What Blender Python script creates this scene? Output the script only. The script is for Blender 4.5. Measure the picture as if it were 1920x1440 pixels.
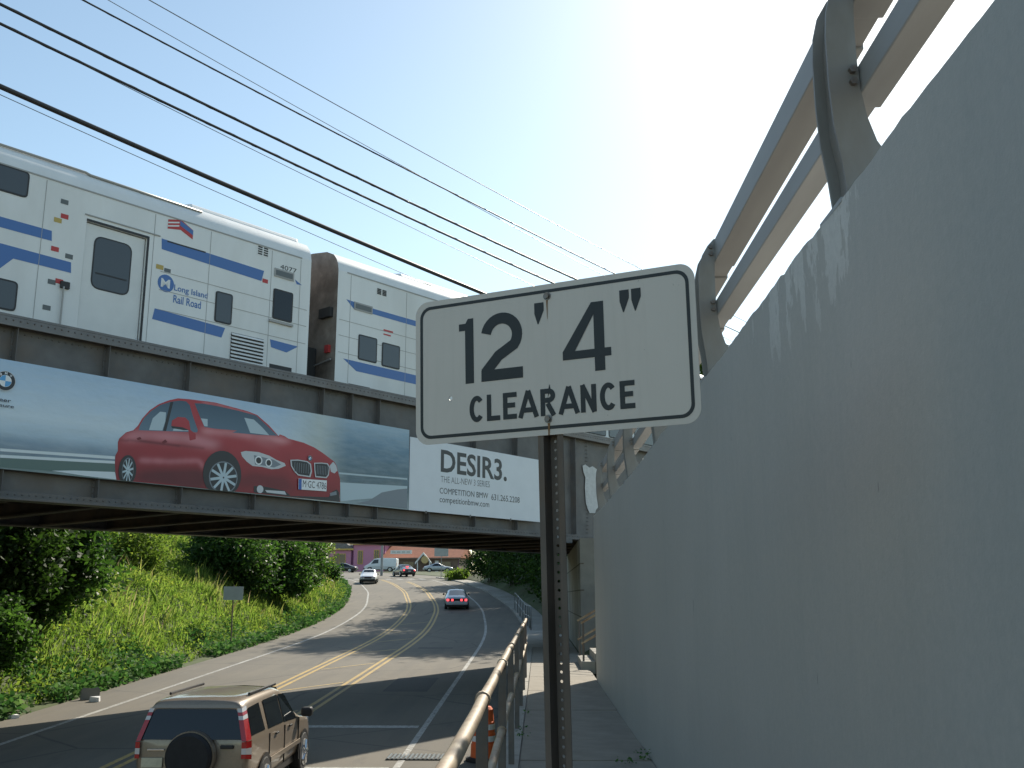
import bpy, math, random
import numpy as np
from mathutils import Vector, Matrix

scene = bpy.context.scene
for o in list(bpy.data.objects): bpy.data.objects.remove(o)
C = scene.collection
R = math.radians

# ---------------------------------------------------------------- camera
EYE = 1.6
cam_d = bpy.data.cameras.new('camera'); cam = bpy.data.objects.new('camera', cam_d); C.objects.link(cam)
cam.location = (0, 0, EYE); cam.rotation_euler = (R(90 + 12.0), 0, R(1.5))
cam_d.sensor_width = 36; cam_d.lens = 1870 / 1920 * 36; cam_d.clip_start = .05; cam_d.clip_end = 4000
scene.camera = cam
scene.render.resolution_x = 1024; scene.render.resolution_y = 768

# ---------------------------------------------------------------- sky, sun, exposure
SUN_AZ, SUN_EL = 23.0, 37.5
w = bpy.data.worlds.new('World'); scene.world = w; w.use_nodes = True
nt = w.node_tree; bg = nt.nodes['Background']
sky = nt.nodes.new('ShaderNodeTexSky'); sky.sky_type = 'NISHITA'; sky.sun_disc = False
sky.sun_elevation = R(SUN_EL); sky.sun_rotation = R(SUN_AZ); sky.air_density = 1.0; sky.dust_density = .42; sky.ozone_density = .55; sky.altitude = 50
tn = nt.nodes.new('ShaderNodeMix'); tn.data_type = 'RGBA'; tn.blend_type = 'MULTIPLY'; tn.inputs[0].default_value = 1; tn.inputs[7].default_value = (1.05, 1.06, .93, 1)   # the camera's slightly warm white balance
nt.links.new(sky.outputs[0], tn.inputs[6]); nt.links.new(tn.outputs[2], bg.inputs[0]); bg.inputs[1].default_value = 0.145
sl = bpy.data.lights.new('sun', 'SUN'); sl.energy = 5.0; sl.angle = R(.5); sl.color = (1, .92, .78)
so = bpy.data.objects.new('sun', sl); C.objects.link(so)
sd = Vector((math.sin(R(SUN_AZ)) * math.cos(R(SUN_EL)), math.cos(R(SUN_AZ)) * math.cos(R(SUN_EL)), math.sin(R(SUN_EL))))
so.rotation_euler = (-sd).to_track_quat('-Z', 'Y').to_euler(); so.location = (10, 20, 40)
vs = scene.view_settings; vs.view_transform = 'Standard'; vs.look = 'None'; vs.exposure = 0.40; vs.gamma = 1; vs.use_curve_mapping = False

# ---------------------------------------------------------------- helpers
rnd = random.Random(7); rng = np.random.default_rng(7)

class MB:
    """collects faces for ONE mesh"""
    def __init__(s): s.v = []; s.f = []
    def add(s, vs, fs):
        n = len(s.v); s.v += [tuple(p) for p in vs]; s.f += [tuple(i + n for i in f) for f in fs]; return s
    def box(s, a, b):
        (x0, y0, z0), (x1, y1, z1) = a, b
        return s.add([(x0,y0,z0),(x1,y0,z0),(x1,y1,z0),(x0,y1,z0),(x0,y0,z1),(x1,y0,z1),(x1,y1,z1),(x0,y1,z1)],
                     [(3,2,1,0),(4,5,6,7),(0,1,5,4),(1,2,6,5),(2,3,7,6),(3,0,4,7)])
    def tube(s, pts, r, n=8, cap=True):
        pts = [Vector(p) for p in pts]; m = len(pts)
        rs = r if isinstance(r, (list, tuple)) else [r] * m
        vs = []; up = None
        for i, p in enumerate(pts):
            t = (pts[min(i+1, m-1)] - pts[max(i-1, 0)]).normalized()
            if up is None: up = Vector((0,0,1)) if abs(t.z) < .9 else Vector((1,0,0))
            a = t.cross(up)
            if a.length < 1e-6: a = t.orthogonal()
            a.normalize(); b = a.cross(t).normalized(); up = b
            for k in range(n):
                q = 2 * math.pi * k / n; vs.append(p + (a * math.cos(q) + b * math.sin(q)) * rs[i])
        fs = [(i*n+k, (i+1)*n+k, (i+1)*n+(k+1) % n, i*n+(k+1) % n) for i in range(m-1) for k in range(n)]
        if cap: fs += [tuple(range(n)), tuple(reversed(range((m-1)*n, m*n)))]
        return s.add(vs, fs)
    def prism(s, poly, fn, t0, t1):
        """poly: 2-D outline, fn(u, v, t) -> 3-D point; extruded from t0 to t1"""
        n = len(poly); vs = [fn(u, v, t0) for u, v in poly] + [fn(u, v, t1) for u, v in poly]
        return s.add(vs, [tuple(reversed(range(n))), tuple(range(n, 2*n))] + [(i, (i+1) % n, n+(i+1) % n, n+i) for i in range(n)])
    def lathe(s, prof, n=16, c=(0,0,0)):
        vs = [(c[0]+r*math.cos(2*math.pi*k/n), c[1]+r*math.sin(2*math.pi*k/n), c[2]+z) for r, z in prof for k in range(n)]
        m = len(prof)
        fs = [(i*n+k, i*n+(k+1) % n, (i+1)*n+(k+1) % n, (i+1)*n+k) for i in range(m-1) for k in range(n)]
        fs += [tuple(reversed(range(n))), tuple(range((m-1)*n, m*n))]
        return s.add(vs, fs)
    def mesh(s, name, mat):
        me = bpy.data.meshes.new(name); me.from_pydata(s.v, [], s.f); me.materials.append(mat); me.update(); return me
    def build(s, name, mat, parent=None, smooth=False, bevel=0, sub=0):
        me = s.mesh(name, mat)
        if smooth: me.polygons.foreach_set('use_smooth', [True] * len(me.polygons))
        o = bpy.data.objects.new(name, me); C.objects.link(o)
        if parent: o.parent = parent
        if bevel:
            b = o.modifiers.new('bevel', 'BEVEL'); b.width = bevel; b.segments = 2; b.limit_method = 'ANGLE'
        if sub:
            b = o.modifiers.new('sub', 'SUBSURF'); b.levels = sub; b.render_levels = sub
        return o

def tag(o, label=None, cat=None, group=None, kind=None):
    if label: o['label'] = label
    if cat: o['category'] = cat
    if group: o['group'] = group
    if kind: o['kind'] = kind
    return o
def thing(name, label, cat, loc=(0,0,0), rz=0, group=None):
    o = bpy.data.objects.new(name, None); C.objects.link(o); o.location = loc; o.rotation_euler = (0, 0, rz)
    o.empty_display_size = .3
    return tag(o, label, cat, group)
def link(name, me, parent=None, loc=(0,0,0), rot=(0,0,0), sc=(1,1,1)):
    o = bpy.data.objects.new(name, me); C.objects.link(o); o.parent = parent
    o.location = loc; o.rotation_euler = rot; o.scale = sc; return o
def copy_tree(o, parent=None):
    c = o.copy(); C.objects.link(c); c.parent = parent
    for ch in list(o.children): copy_tree(ch, c)
    return c

# ---------------------------------------------------------------- materials
def new_mat(name):
    m = bpy.data.materials.new(name); m.use_nodes = True
    return m, m.node_tree, m.node_tree.nodes['Principled BSDF']
def N(nt, t, **k):
    n = nt.nodes.new(t)
    for a, b in k.items(): setattr(n, a, b)
    return n
def mixcol(nt, fac, a, b, mode='MIX'):
    n = nt.nodes.new('ShaderNodeMix'); n.data_type = 'RGBA'; n.blend_type = mode
    for i, x in ((0, fac), (6, a), (7, b)):
        if hasattr(x, 'is_output'): nt.links.new(x, n.inputs[i])
        elif i == 0: n.inputs[0].default_value = x
        else: n.inputs[i].default_value = (*x, 1) if len(x) == 3 else x
    return n.outputs[2]
def coords(nt, scale=(1,1,1), kind='Object'):
    tc = N(nt, 'ShaderNodeTexCoord'); mp = N(nt, 'ShaderNodeMapping'); mp.inputs['Scale'].default_value = scale
    nt.links.new(tc.outputs[kind], mp.inputs[0]); return mp.outputs[0]
def noise(nt, vec, scale, detail=4, rough=.55):
    n = N(nt, 'ShaderNodeTexNoise'); n.inputs['Scale'].default_value = scale; n.inputs['Detail'].default_value = detail; n.inputs['Roughness'].default_value = rough
    nt.links.new(vec, n.inputs['Vector']); return n.outputs[0]
def ramp(nt, fac, stops):
    r = N(nt, 'ShaderNodeValToRGB'); e = r.color_ramp.elements
    while len(e) < len(stops): e.new(.5)
    for el, (p, c) in zip(e, stops):
        el.position = p; el.color = (c, c, c, 1) if isinstance(c, (int, float)) else (*c, 1)
    nt.links.new(fac, r.inputs[0]); return r.outputs[0]
def bump(nt, b, h, strength=.3, dist=.01):
    n = N(nt, 'ShaderNodeBump'); n.inputs['Strength'].default_value = strength; n.inputs['Distance'].default_value = dist
    nt.links.new(h, n.inputs['Height']); nt.links.new(n.outputs[0], b.inputs['Normal'])
def math_(nt, op, a, b=0.0):
    n = N(nt, 'ShaderNodeMath', operation=op)
    for i, x in ((0, a), (1, b)):
        if hasattr(x, 'is_output'): nt.links.new(x, n.inputs[i])
        else: n.inputs[i].default_value = x
    return n.outputs[0]

def M(name, col, rough=.6, var=.15, scale=6, metal=0, bmp=0, bscale=40, stretch=(1,1,1), dirt=None, dirt_amt=.5, coat=0, spec=.5):
    m, nt, b = new_mat(name)
    v = coords(nt, stretch)
    n1 = noise(nt, v, scale, 5)
    lo = tuple(c * (1 - var) for c in col); hi = tuple(min(1, c * (1 + var)) for c in col)
    c = mixcol(nt, ramp(nt, n1, [(.3, 0), (.7, 1)]), lo, hi)
    if dirt:
        n2 = noise(nt, v, scale * .35, 6, .65)
        c = mixcol(nt, math_(nt, 'MULTIPLY', ramp(nt, n2, [(.45, 0), (.68, 1)]), dirt_amt), c, dirt)
    nt.links.new(c, b.inputs['Base Color'])
    b.inputs['Roughness'].default_value = rough; b.inputs['Metallic'].default_value = metal; b.inputs['Specular IOR Level'].default_value = spec
    b.inputs['Coat Weight'].default_value = coat
    if bmp: bump(nt, b, noise(nt, v, bscale, 6, .7), bmp, .01)
    return m
def plain(name, col, rough=.5, metal=0, spec=.5, coat=0, emit=0):
    m, nt, b = new_mat(name); b.inputs['Base Color'].default_value = (*col, 1); b.inputs['Roughness'].default_value = rough
    b.inputs['Metallic'].default_value = metal; b.inputs['Specular IOR Level'].default_value = spec; b.inputs['Coat Weight'].default_value = coat
    if emit: b.inputs['Emission Color'].default_value = (*col, 1); b.inputs['Emission Strength'].default_value = emit
    return m
def leaf_mat(name, stops, trans=.35, rough=.5, spec=.35):
    m, nt, b = new_mat(name)
    a = N(nt, 'ShaderNodeAttribute'); a.attribute_name = 'tint'
    c = ramp(nt, a.outputs['Fac'], stops)
    nt.links.new(c, b.inputs['Base Color']); b.inputs['Roughness'].default_value = rough; b.inputs['Specular IOR Level'].default_value = spec
    t = N(nt, 'ShaderNodeBsdfTranslucent'); mx = N(nt, 'ShaderNodeMixShader'); mx.inputs[0].default_value = trans
    hs = N(nt, 'ShaderNodeHueSaturation'); hs.inputs['Value'].default_value = 1.7; hs.inputs['Saturation'].default_value = 1.15; nt.links.new(c, hs.inputs['Color'])
    nt.links.new(hs.outputs[0], t.inputs[0]); nt.links.new(b.outputs[0], mx.inputs[1]); nt.links.new(t.outputs[0], mx.inputs[2])
    nt.links.new(mx.outputs[0], nt.nodes['Material Output'].inputs[0]); return m

def asphalt():
    m, nt, b = new_mat('asphalt'); v = coords(nt)
    big = noise(nt, v, .25, 5); mid = noise(nt, coords(nt, (1.6, .12, 1)), 1.2, 4); fine = noise(nt, v, 90, 3, .8)
    c = mixcol(nt, ramp(nt, big, [(.3, 0), (.7, 1)]), (.125, .111, .086), (.17, .149, .115))
    c = mixcol(nt, math_(nt, 'MULTIPLY', ramp(nt, mid, [(.42, 0), (.66, 1)]), .5), c, (.092, .085, .072))
    oil = noise(nt, coords(nt, (.9, .35, 1)), 1.7, 5, .6); c = mixcol(nt, math_(nt, 'MULTIPLY', ramp(nt, oil, [(.6, 0), (.72, 1)]), .45), c, (.06, .056, .05))
    c = mixcol(nt, math_(nt, 'MULTIPLY', ramp(nt, fine, [(.35, 0), (.75, 1)]), .45), c, (.22, .2, .17))
    vo = N(nt, 'ShaderNodeTexVoronoi', feature='DISTANCE_TO_EDGE'); vo.inputs['Scale'].default_value = .22
    wv = N(nt, 'ShaderNodeMixRGB'); nz = N(nt, 'ShaderNodeTexNoise'); nz.inputs['Scale'].default_value = .8
    wv.inputs[0].default_value = .12; nt.links.new(v, wv.inputs[1]); nt.links.new(v, nz.inputs['Vector']); nt.links.new(nz.outputs[1], wv.inputs[2]); nt.links.new(wv.outputs[0], vo.inputs['Vector'])
    c = mixcol(nt, math_(nt, 'MULTIPLY', ramp(nt, vo.outputs[0], [(0, 1), (.010, 0)]), .7), c, (.05, .048, .045))
    nt.links.new(c, b.inputs['Base Color']); b.inputs['Roughness'].default_value = .85; bump(nt, b, fine, .35, .01); return m
def paint(name, col, wear=.55):
    m, nt, b = new_mat(name); v = coords(nt)
    n = noise(nt, v, 14, 6, .75); n2 = noise(nt, v, 1.1, 4)
    f = math_(nt, 'MULTIPLY', ramp(nt, n, [(.38, 0), (.56, 1)]), ramp(nt, n2, [(.35, wear * .5), (.7, wear)]))
    nt.links.new(mixcol(nt, f, col, (.15, .14, .125)), b.inputs['Base Color']); b.inputs['Roughness'].default_value = .7; return m
def wall_concrete():
    m, nt, b = new_mat('painted_concrete'); v = coords(nt)
    st = noise(nt, coords(nt, (1, 1.7, .22)), 3.1, 8, .72); st2 = noise(nt, coords(nt, (1, 9, .8)), 2.3, 7, .78)
    big = noise(nt, v, .6, 5); fine = noise(nt, v, 70, 5, .75)
    c = mixcol(nt, ramp(nt, big, [(.3, 0), (.7, 1)]), (.40, .405, .385), (.445, .445, .42))
    c = mixcol(nt, math_(nt, 'MULTIPLY', ramp(nt, st, [(.48, 0), (.72, 1)]), .32), c, (.33, .35, .34))
    c = mixcol(nt, math_(nt, 'MULTIPLY', ramp(nt, st2, [(.52, 0), (.75, 1)]), .16), c, (.56, .56, .53))
    # bare patches where the grey paint has come off below the top edge
    sp = N(nt, 'ShaderNodeSeparateXYZ'); tc = N(nt, 'ShaderNodeTexCoord'); nt.links.new(tc.outputs['Object'], sp.inputs[0])
    z, y = sp.outputs[2], sp.outputs[1]
    band = math_(nt, 'MULTIPLY', ramp(nt, math_(nt, 'MULTIPLY', z, .25), [(.60, 0), (.72, 1)]), ramp(nt, math_(nt, 'MULTIPLY', y, .1), [(.31, 0), (.345, 1), (.45, .9), (.56, 0)]))
    pn = noise(nt, coords(nt, (1, 1.6, .55)), 4.2, 7, .62)
    p = ramp(nt, math_(nt, 'MULTIPLY', pn, math_(nt, 'ADD', math_(nt, 'MULTIPLY', band, .45), .55)), [(.455, 0), (.47, 1)])
    c = mixcol(nt, math_(nt, 'MULTIPLY', p, math_(nt, 'MULTIPLY', band, 1)), c, (.60, .61, .59))
    foot = ramp(nt, z, [(0.0, 1), (.5, 0)])
    c = mixcol(nt, math_(nt, 'MULTIPLY', math_(nt, 'MULTIPLY', foot, st), .35), c, (.46, .42, .34))
    # small dark nicks and specks of exposed aggregate
    nick = noise(nt, coords(nt, (1, 6, 1.3)), 3.3, 2, .4); c = mixcol(nt, ramp(nt, nick, [(.775, 0), (.79, .6)]), c, (.12, .12, .115))
    mott = noise(nt, v, 26, 6, .8); c = mixcol(nt, math_(nt, 'MULTIPLY', ramp(nt, mott, [(.35, 0), (.7, 1)]), .34), c, (.29, .31, .305))
    nt.links.new(c, b.inputs['Base Color']); b.inputs['Roughness'].default_value = .62
    bump(nt, b, math_(nt, 'ADD', fine, math_(nt, 'MULTIPLY', p, .6)), .3, .006); return m
def sign_mat():
    m, nt, b = new_mat('reflective_sheeting'); v = coords(nt)
    n = noise(nt, v, 5, 5); f = noise(nt, v, 160, 2)
    c = mixcol(nt, n, (.63, .575, .515), (.69, .63, .57)); c = mixcol(nt, math_(nt, 'MULTIPLY', f, .15), c, (.55, .53, .5))
    sp = noise(nt, v, 34, 3, .5); c = mixcol(nt, ramp(nt, sp, [(.73, 0), (.76, .45)]), c, (.25, .23, .2))
    run = noise(nt, coords(nt, (9, 1, .5)), 3, 5, .7); c = mixcol(nt, math_(nt, 'MULTIPLY', ramp(nt, run, [(.5, 0), (.75, 1)]), .22), c, (.5, .46, .4))
    nt.links.new(c, b.inputs['Base Color']); b.inputs['Roughness'].default_value = .45; return m

mat = dict(
 asphalt=asphalt(), white_line=paint('white_line', (.54, .53, .49), 1.0), yellow_line=paint('yellow_line', (.60, .39, .085), .75),
 faded_yellow=paint('faded_yellow', (.52, .36, .10), .9), wall=wall_concrete(),
 slab=M('slab_concrete', (.27, .24, .195), .85, .14, 3, bmp=.3, bscale=60, dirt=(.2, .18, .15), dirt_amt=.5),
 kerb=M('kerb_concrete', (.33, .31, .27), .85, .15, 3, bmp=.3, dirt=(.17, .15, .12)),
 concrete=M('concrete', (.34, .32, .28), .85, .15, 1.5, bmp=.3, dirt=(.17, .16, .14)),
 abut=M('abutment_concrete', (.27, .25, .21), .85, .2, 1.2, bmp=.3, dirt=(.13, .12, .11)),
 soil=M('soil', (.10, .085, .055), .95, .3, 2, bmp=.5, bscale=12, dirt=(.05, .07, .02), dirt_amt=.8),
 ground=M('ground', (.07, .09, .035), .95, .35, .7, bmp=.4, bscale=6, dirt=(.13, .11, .07), dirt_amt=.6),
 galv=M('galvanised_steel', (.31, .325, .33), .55, .2, 4, metal=.25, bmp=.06, stretch=(1, 1, .35), dirt=(.19, .165, .14), dirt_amt=.7),
 galv_beam=M('weathered_beam', (.31, .31, .305), .55, .14, 3, metal=.15, bmp=.05, stretch=(1, .15, 1), dirt=(.22, .20, .175), dirt_amt=.5),
 rail=M('rail_paint', (.42, .34, .235), .5, .14, 10, dirt=(.26, .14, .075), dirt_amt=.75, bmp=.12),
 railpost=M('rail_post_paint', (.12, .115, .105), .6, .2, 8, dirt=(.2, .11, .06), dirt_amt=.5),
 girder=M('girder_paint', (.118, .115, .115), .55, .22, 2.2, dirt=(.155, .118, .09), dirt_amt=.6, bmp=.25),
 girder_light=M('girder_flange_paint', (.17, .168, .17), .5, .16, 2.4, dirt=(.13, .10, .08), dirt_amt=.55, bmp=.1),
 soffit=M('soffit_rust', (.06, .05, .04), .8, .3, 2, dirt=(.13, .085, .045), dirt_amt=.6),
 tie=M('creosote_tie', (.09, .072, .052), .9, .3, 3, bmp=.3, stretch=(1, .2, 1)),
 steel=M('track_steel', (.22, .2, .18), .35, .15, 6, metal=.8),
 sign=sign_mat(), sign_black=plain('sign_black', (.012, .016, .02), .45), alum=M('aluminium', (.5, .5, .49), .4, .08, 8, metal=.7),
 post=M('rusted_channel', (.13, .11, .095), .6, .25, 14, metal=.35, dirt=(.2, .115, .06), dirt_amt=.65, stretch=(1, 1, .25)),
 bolt=M('bolt_steel', (.2, .2, .2), .45, .2, 60, metal=.7, dirt=(.2, .1, .04)), rust=plain('rust_stain', (.24, .13, .055), .8),
 black=plain('black', (.012, .012, .013), .5), rubber=M('tyre_rubber', (.02, .02, .021), .8, .2, 10), chrome=plain('chrome', (.6, .6, .6), .15, 1),
 glass=plain('dark_glass', (.010, .013, .016), .04, spec=.5), grey_glass=plain('train_glass', (.06, .068, .075), .12, spec=.7),
 cable=M('cable_jacket', (.03, .03, .033), .45, .2, 8), wire=plain('bare_wire', (.2, .2, .19), .35, .8),
 wood=M('pole_wood', (.15, .105, .07), .85, .25, 3, stretch=(1, 1, .1), bmp=.3),
)
# ---------------------------------------------------------------- the lie of the land (metres; pavement at z = 0, wall runs along +Y)
_Y = np.arange(-80., 420., .5)
def _smooth(a, w):
    k = np.ones(w) / w; p = np.pad(a, (w, w), mode='edge'); return np.convolve(p, k, mode='same')[w:-w]
_cx = _smooth(np.interp(_Y, [-80, 46, 53, 60, 71.5, 78.5, 92, 104, 112, 120, 135, 160, 420], [-6.85, -6.85, -7.0, -7.35, -8.15, -8.95, -11.1, -13.9, -16.2, -19, -25, -37, -160]), 13)
_zr = _smooth(np.interp(_Y, [-80, 0, 50, 55, 65, 75, 85, 95, 105, 115, 125, 140, 150, 170, 200, 420], EYE + np.array([-3.7, -3.7, -2.05, -1.87, -1.43, -.85, -.15, .6, 1.3, 1.9, 2.4, 3.0, 3.4, 4.0, 4.3, 4.5])), 13)
def cx(y): return float(np.interp(y, _Y, _cx))
def zr(y): return float(np.interp(y, _Y, _zr))
def bank_h(y): return float(np.interp(y, [-80, 70, 85, 98, 108, 115], [9, 9, 7.2, 4.2, 1.2, 0]))
def lump(x, y): return .30 * math.sin(x * .63 + y * .41) * math.sin(y * .37 - x * .2 + 1) + .14 * math.sin(x * 1.7 - y * 1.3) + .07 * math.sin(x * 3.3 + y * 2.9)
def ter(x, y):
    o = x - cx(y); z = zr(y)
    if o < -5.85:
        d = -5.85 - o; h = bank_h(y)
        up = .06 * min(d, .8) + max(0, d - .8) * .62
        s = h * (1 - math.exp(-up / max(h, .2) * 1.15)) if h > .05 else 0
        return z + s + lump(x, y) * min(1, d / 4) * min(1, h / 2)
    if o > 6.35:
        if y < 63: base = 0.0
        else: base = z + .13
        d = o - 7.97
        if d < 0: return min(base, z) - .12 if y > 63 else -.2
        if y < 21: return 2.55 if d > .3 else -.2
        if y < 29: return min(2.3, -.25 + d * .52)
        h = float(np.interp(y, [29, 95, 112, 118], [5, 5, 1.5, 0]))
        return base + h * (1 - math.exp(-.55 * d / max(h, .2))) + lump(x, y) * min(1, d / 3) * min(1, h / 2) - .05
    return z - .15

offs = [-300, -160, -100, -70, -50, -40, -34, -29, -25, -22, -19.5, -17.5, -15.5, -14, -12.5, -11, -10, -9, -8.2, -7.5, -6.9, -6.4, -6.0, -5.85, -5.5, -3, 0, 3, 6, 6.34, 6.36, 7.2, 7.96, 8.08, 8.22, 8.32, 9, 10, 11.5, 13.5, 16, 20, 26, 36, 55, 90, 160, 300]
ys = [-80, -60, -45, -30, -20, -10] + list(np.arange(-5, 30, 2.5)) + [20.9, 21.1, 28.9, 29.1] + list(np.arange(30, 130, 2.0)) + [62.9, 63.1] + [132, 136, 142, 150, 160, 175, 200, 240, 300, 400]
ys = sorted(set(float(y) for y in ys))
mb = MB()
for y in ys:
    for o in offs: x = cx(y) + o; mb.v.append((x, y, ter(x, y)))
nO = len(offs)
mb.f = [(j*nO+i, j*nO+i+1, (j+1)*nO+i+1, (j+1)*nO+i) for j in range(len(ys)-1) for i in range(nO-1)]
g = mb.build('terrain', mat['ground'], smooth=True); tag(g, kind='structure')
far = MB(); far.add([(-3000,-3000,-6),(3000,-3000,-6),(3000,3000,-6),(-3000,3000,-6)], [(0,1,2,3)])
tag(far.build('ground', mat['ground']), kind='structure')

def strip(o0, o1, y0, y1, lift, step=1.5, cols=1, zf=None):
    m = MB(); n = max(2, int((y1 - y0) / step) + 1)
    for j in range(n):
        y = y0 + (y1 - y0) * j / (n - 1); sl = (cx(y + .5) - cx(y - .5)); k = math.sqrt(1 + sl * sl)
        for i in range(cols + 1):
            o = (o0 + (o1 - o0) * i / cols) * k
            m.v.append((cx(y) + o, y, (zf(y) if zf else zr(y)) + lift))
    c = cols + 1
    m.f = [(j*c+i, j*c+i+1, (j+1)*c+i+1, (j+1)*c+i) for j in range(n-1) for i in range(cols)]
    return m
road = tag(strip(-5.85, 6.36, -60, 126, 0, 1.0, 10).build('road', mat['asphalt'], smooth=True), kind='structure')
# cross street at the top of the rise
cs = MB(); xs = list(np.arange(-70, 30, 2.0)); yy = list(np.arange(116, 168, 1.5))
for y in yy:
    for x in xs: cs.v.append((x, y, zr(y) + .02))
cs.f = [(j*len(xs)+i, j*len(xs)+i+1, (j+1)*len(xs)+i+1, (j+1)*len(xs)+i) for j in range(len(yy)-1) for i in range(len(xs)-1)]
tag(cs.build('cross_street', mat['asphalt'], smooth=True), kind='structure')
LL = .005
for o0, y0, y1, w_, mt, nm in [(-4.26, -20, 116, .13, 'white_line', 'edge_line'), (4.24, -20, 112, .13, 'white_line', 'edge_line'),
                               (-1.13, -20, 113, .12, 'yellow_line', 'centre_line'), (-.88, -20, 113, .12, 'yellow_line', 'centre_line'),
                               (.88, -20, 108, .12, 'yellow_line', 'centre_line'), (1.13, -20, 108, .12, 'yellow_line', 'centre_line')]:
    strip(o0 - w_/2, o0 + w_/2, y0, y1, LL, 1.0).build(nm, mat[mt], road)
for k in range(9):                                                  # worn diagonal hatching between the yellow pairs
    y0 = 12 + k * 6.0; m = MB()
    for t in range(5):
        u = t / 4; y = y0 + 2.2 * u; o = -.75 + 1.5 * u
        m.v += [(cx(y) + o, y - .12, zr(y - .12) + LL), (cx(y) + o, y + .12, zr(y + .12) + LL)]
    m.f = [(2*t, 2*t+2, 2*t+3, 2*t+1) for t in range(4)]
    m.build('hatch_line', mat['faded_yellow'], road)
for y0, w_ in ((23.6, .32), (18.9, .3)):                            # white bars across the lane below the bridge
    strip(1.35, 4.1, y0, y0 + w_, LL, .2).build('cross_line', mat['white_line'], road)
for o in (-6.0, -4.8, -3.6, -2.4, -.2, 1.0, 2.2, 3.4):               # crossing bars at the junction
    strip(o, o + .6, 113.6, 115.4, LL, .6).build('crossing_bar', mat['white_line'], road)
# asphalt mends
for o0, o1, y0, y1 in ((1.6, 3.1, 44.5, 45.1), (2.3, 3.6, 30, 33.5)):
    strip(o0, o1, y0, y1, .004, .5).build('asphalt_mend', M('mend', (.075, .072, .067), .85, .15, 8, bmp=.3), road)

# ---------------------------------------------------------------- raised pavement with kerb strip and slabs
def pz(y): return 0.0 if y < 60 else max(0.0, zr(y) + .13)
pv = MB(); n = 0
pys = [-20, -10, 0, 10, 20, 30, 40, 50] + list(np.arange(54, 119, 2.0))
for y in pys:
    a, b_ = cx(y) + 6.36, cx(y) + 8.0
    pv.v += [(a, y, zr(y) - .3), (a, y, pz(y) - .03), (b_, y, pz(y) - .03), (b_, y, zr(y) - .3)]
for j in range(len(pys) - 1):
    for i in range(3): pv.f.append((j*4+i, (j+1)*4+i, (j+1)*4+i+1, j*4+i+1))
pv.f.append((0, 1, 2, 3))
pave = tag(pv.build('pavement', mat['concrete']), kind='structure')
sm = MB().box((-.19, .006, -.028), (1.115, 1.494, 0)).mesh('slab', mat['slab'])
km = MB().box((-.5, .005, -.028), (-.205, 1.495, .004)).mesh('kerb_stone', mat['kerb'])
for k in range(-2, 22):
    link('slab', sm, pave, (0, k * 1.5, rnd.uniform(-.004, .004)), (rnd.uniform(-.001, .001), 0, 0))
    link('kerb_stone', km, pave, (0, k * 1.5 + .3, rnd.uniform(-.003, .003)))

# ---------------------------------------------------------------- painted retaining wall, street behind it, guardrail on top
TOP = 3.03
wt = thing('retaining_wall', 'tall grey painted concrete retaining wall with streaks and peeling patches', 'wall', (1.12, 0, 0))
wm = MB(); ny = 420; nz = 14
def wz(y): return TOP + .003 * math.sin(y * 3.1) + .002 * math.sin(y * 11.3 + 1) + .0015 * math.sin(y * 29.)+ .16 * max(0, (y - 9) / 11)**2 * .9
for j in range(ny + 1):
    y = -8 + 28.3 * j / ny; chip = rnd.uniform(-.004, .002) - (.014 * rnd.random() if rnd.random() < .05 else 0)
    for k in range(nz + 1):
        f = k / nz
        wm.v.append((.004 * math.sin(y * 1.3 + f * 5) + .003 * math.sin(y * 5.1 + f * 9), y, -.1 + (wz(y) + .1) * f + (chip if k == nz else 0)))
    wm.v.append((.45, y, wz(y)))
    wm.v.append((.45, y, -.1))
c = nz + 3
wm.f = [(j*c+i, j*c+i+1, (j+1)*c+i+1, (j+1)*c+i) for j in range(ny) for i in range(c-1)] + [tuple(range(c-1, -1, -1)), tuple(range(ny*c, ny*c+c))]
wm.build('wall_body', mat['wall'], wt)
up = MB().box((1.6, -40, 2.4), (14, 20.6, 2.58)); tag(up.build('upper_street', mat['asphalt']), kind='structure')
MB().box((.452, 19.9, -.1), (9, 20.28, 2.55)).build('end_wall', mat['wall'], wt)

gr = thing('guardrail', 'galvanised two beam guardrail on curved plate posts along the wall top', 'guardrail', (0, 0, TOP))
# outline of a post plate in the plane across the wall (x, height above wall top)
PLT = [(1.165, 0), (1.15, .17), (1.128, .33), (1.12, .5), (1.12, .70), (1.128, .80), (1.15, .89), (1.19, .96), (1.235, 1.01), (1.29, 1.01), (1.262, .95), (1.238, .87), (1.232, .75), (1.232, .6), (1.238, .47), (1.255, .36), (1.285, .26), (1.34, .17), (1.40, .11), (1.40, 0)]
pm = MB()
pm.prism(PLT, lambda u, v, t: (u, t, v), -.10, -.085); pm.prism(PLT, lambda u, v, t: (u, t, v), .085, .10)
WEB = [(u + (.035 if i < 9 else -.02), v) for i, (u, v) in enumerate(PLT[:9] + PLT[9:])]
pm.prism([(1.20, 0), (1.19, .2), (1.165, .35), (1.16, .7), (1.175, .85), (1.22, .93), (1.225, .93), (1.2, .8), (1.195, .5), (1.21, .3), (1.25, .15), (1.28, 0)], lambda u, v, t: (u, t, v), -.084, .084)
pmesh = pm.mesh('post', mat['galv'])
bolt_m = MB(); bolt_m.tube([(0,0,0), (0,-.02,0)], .016, 6); bolt_me = bolt_m.mesh('bolt', mat['bolt'])
py0, dpy = 3.62, 3.12
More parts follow.
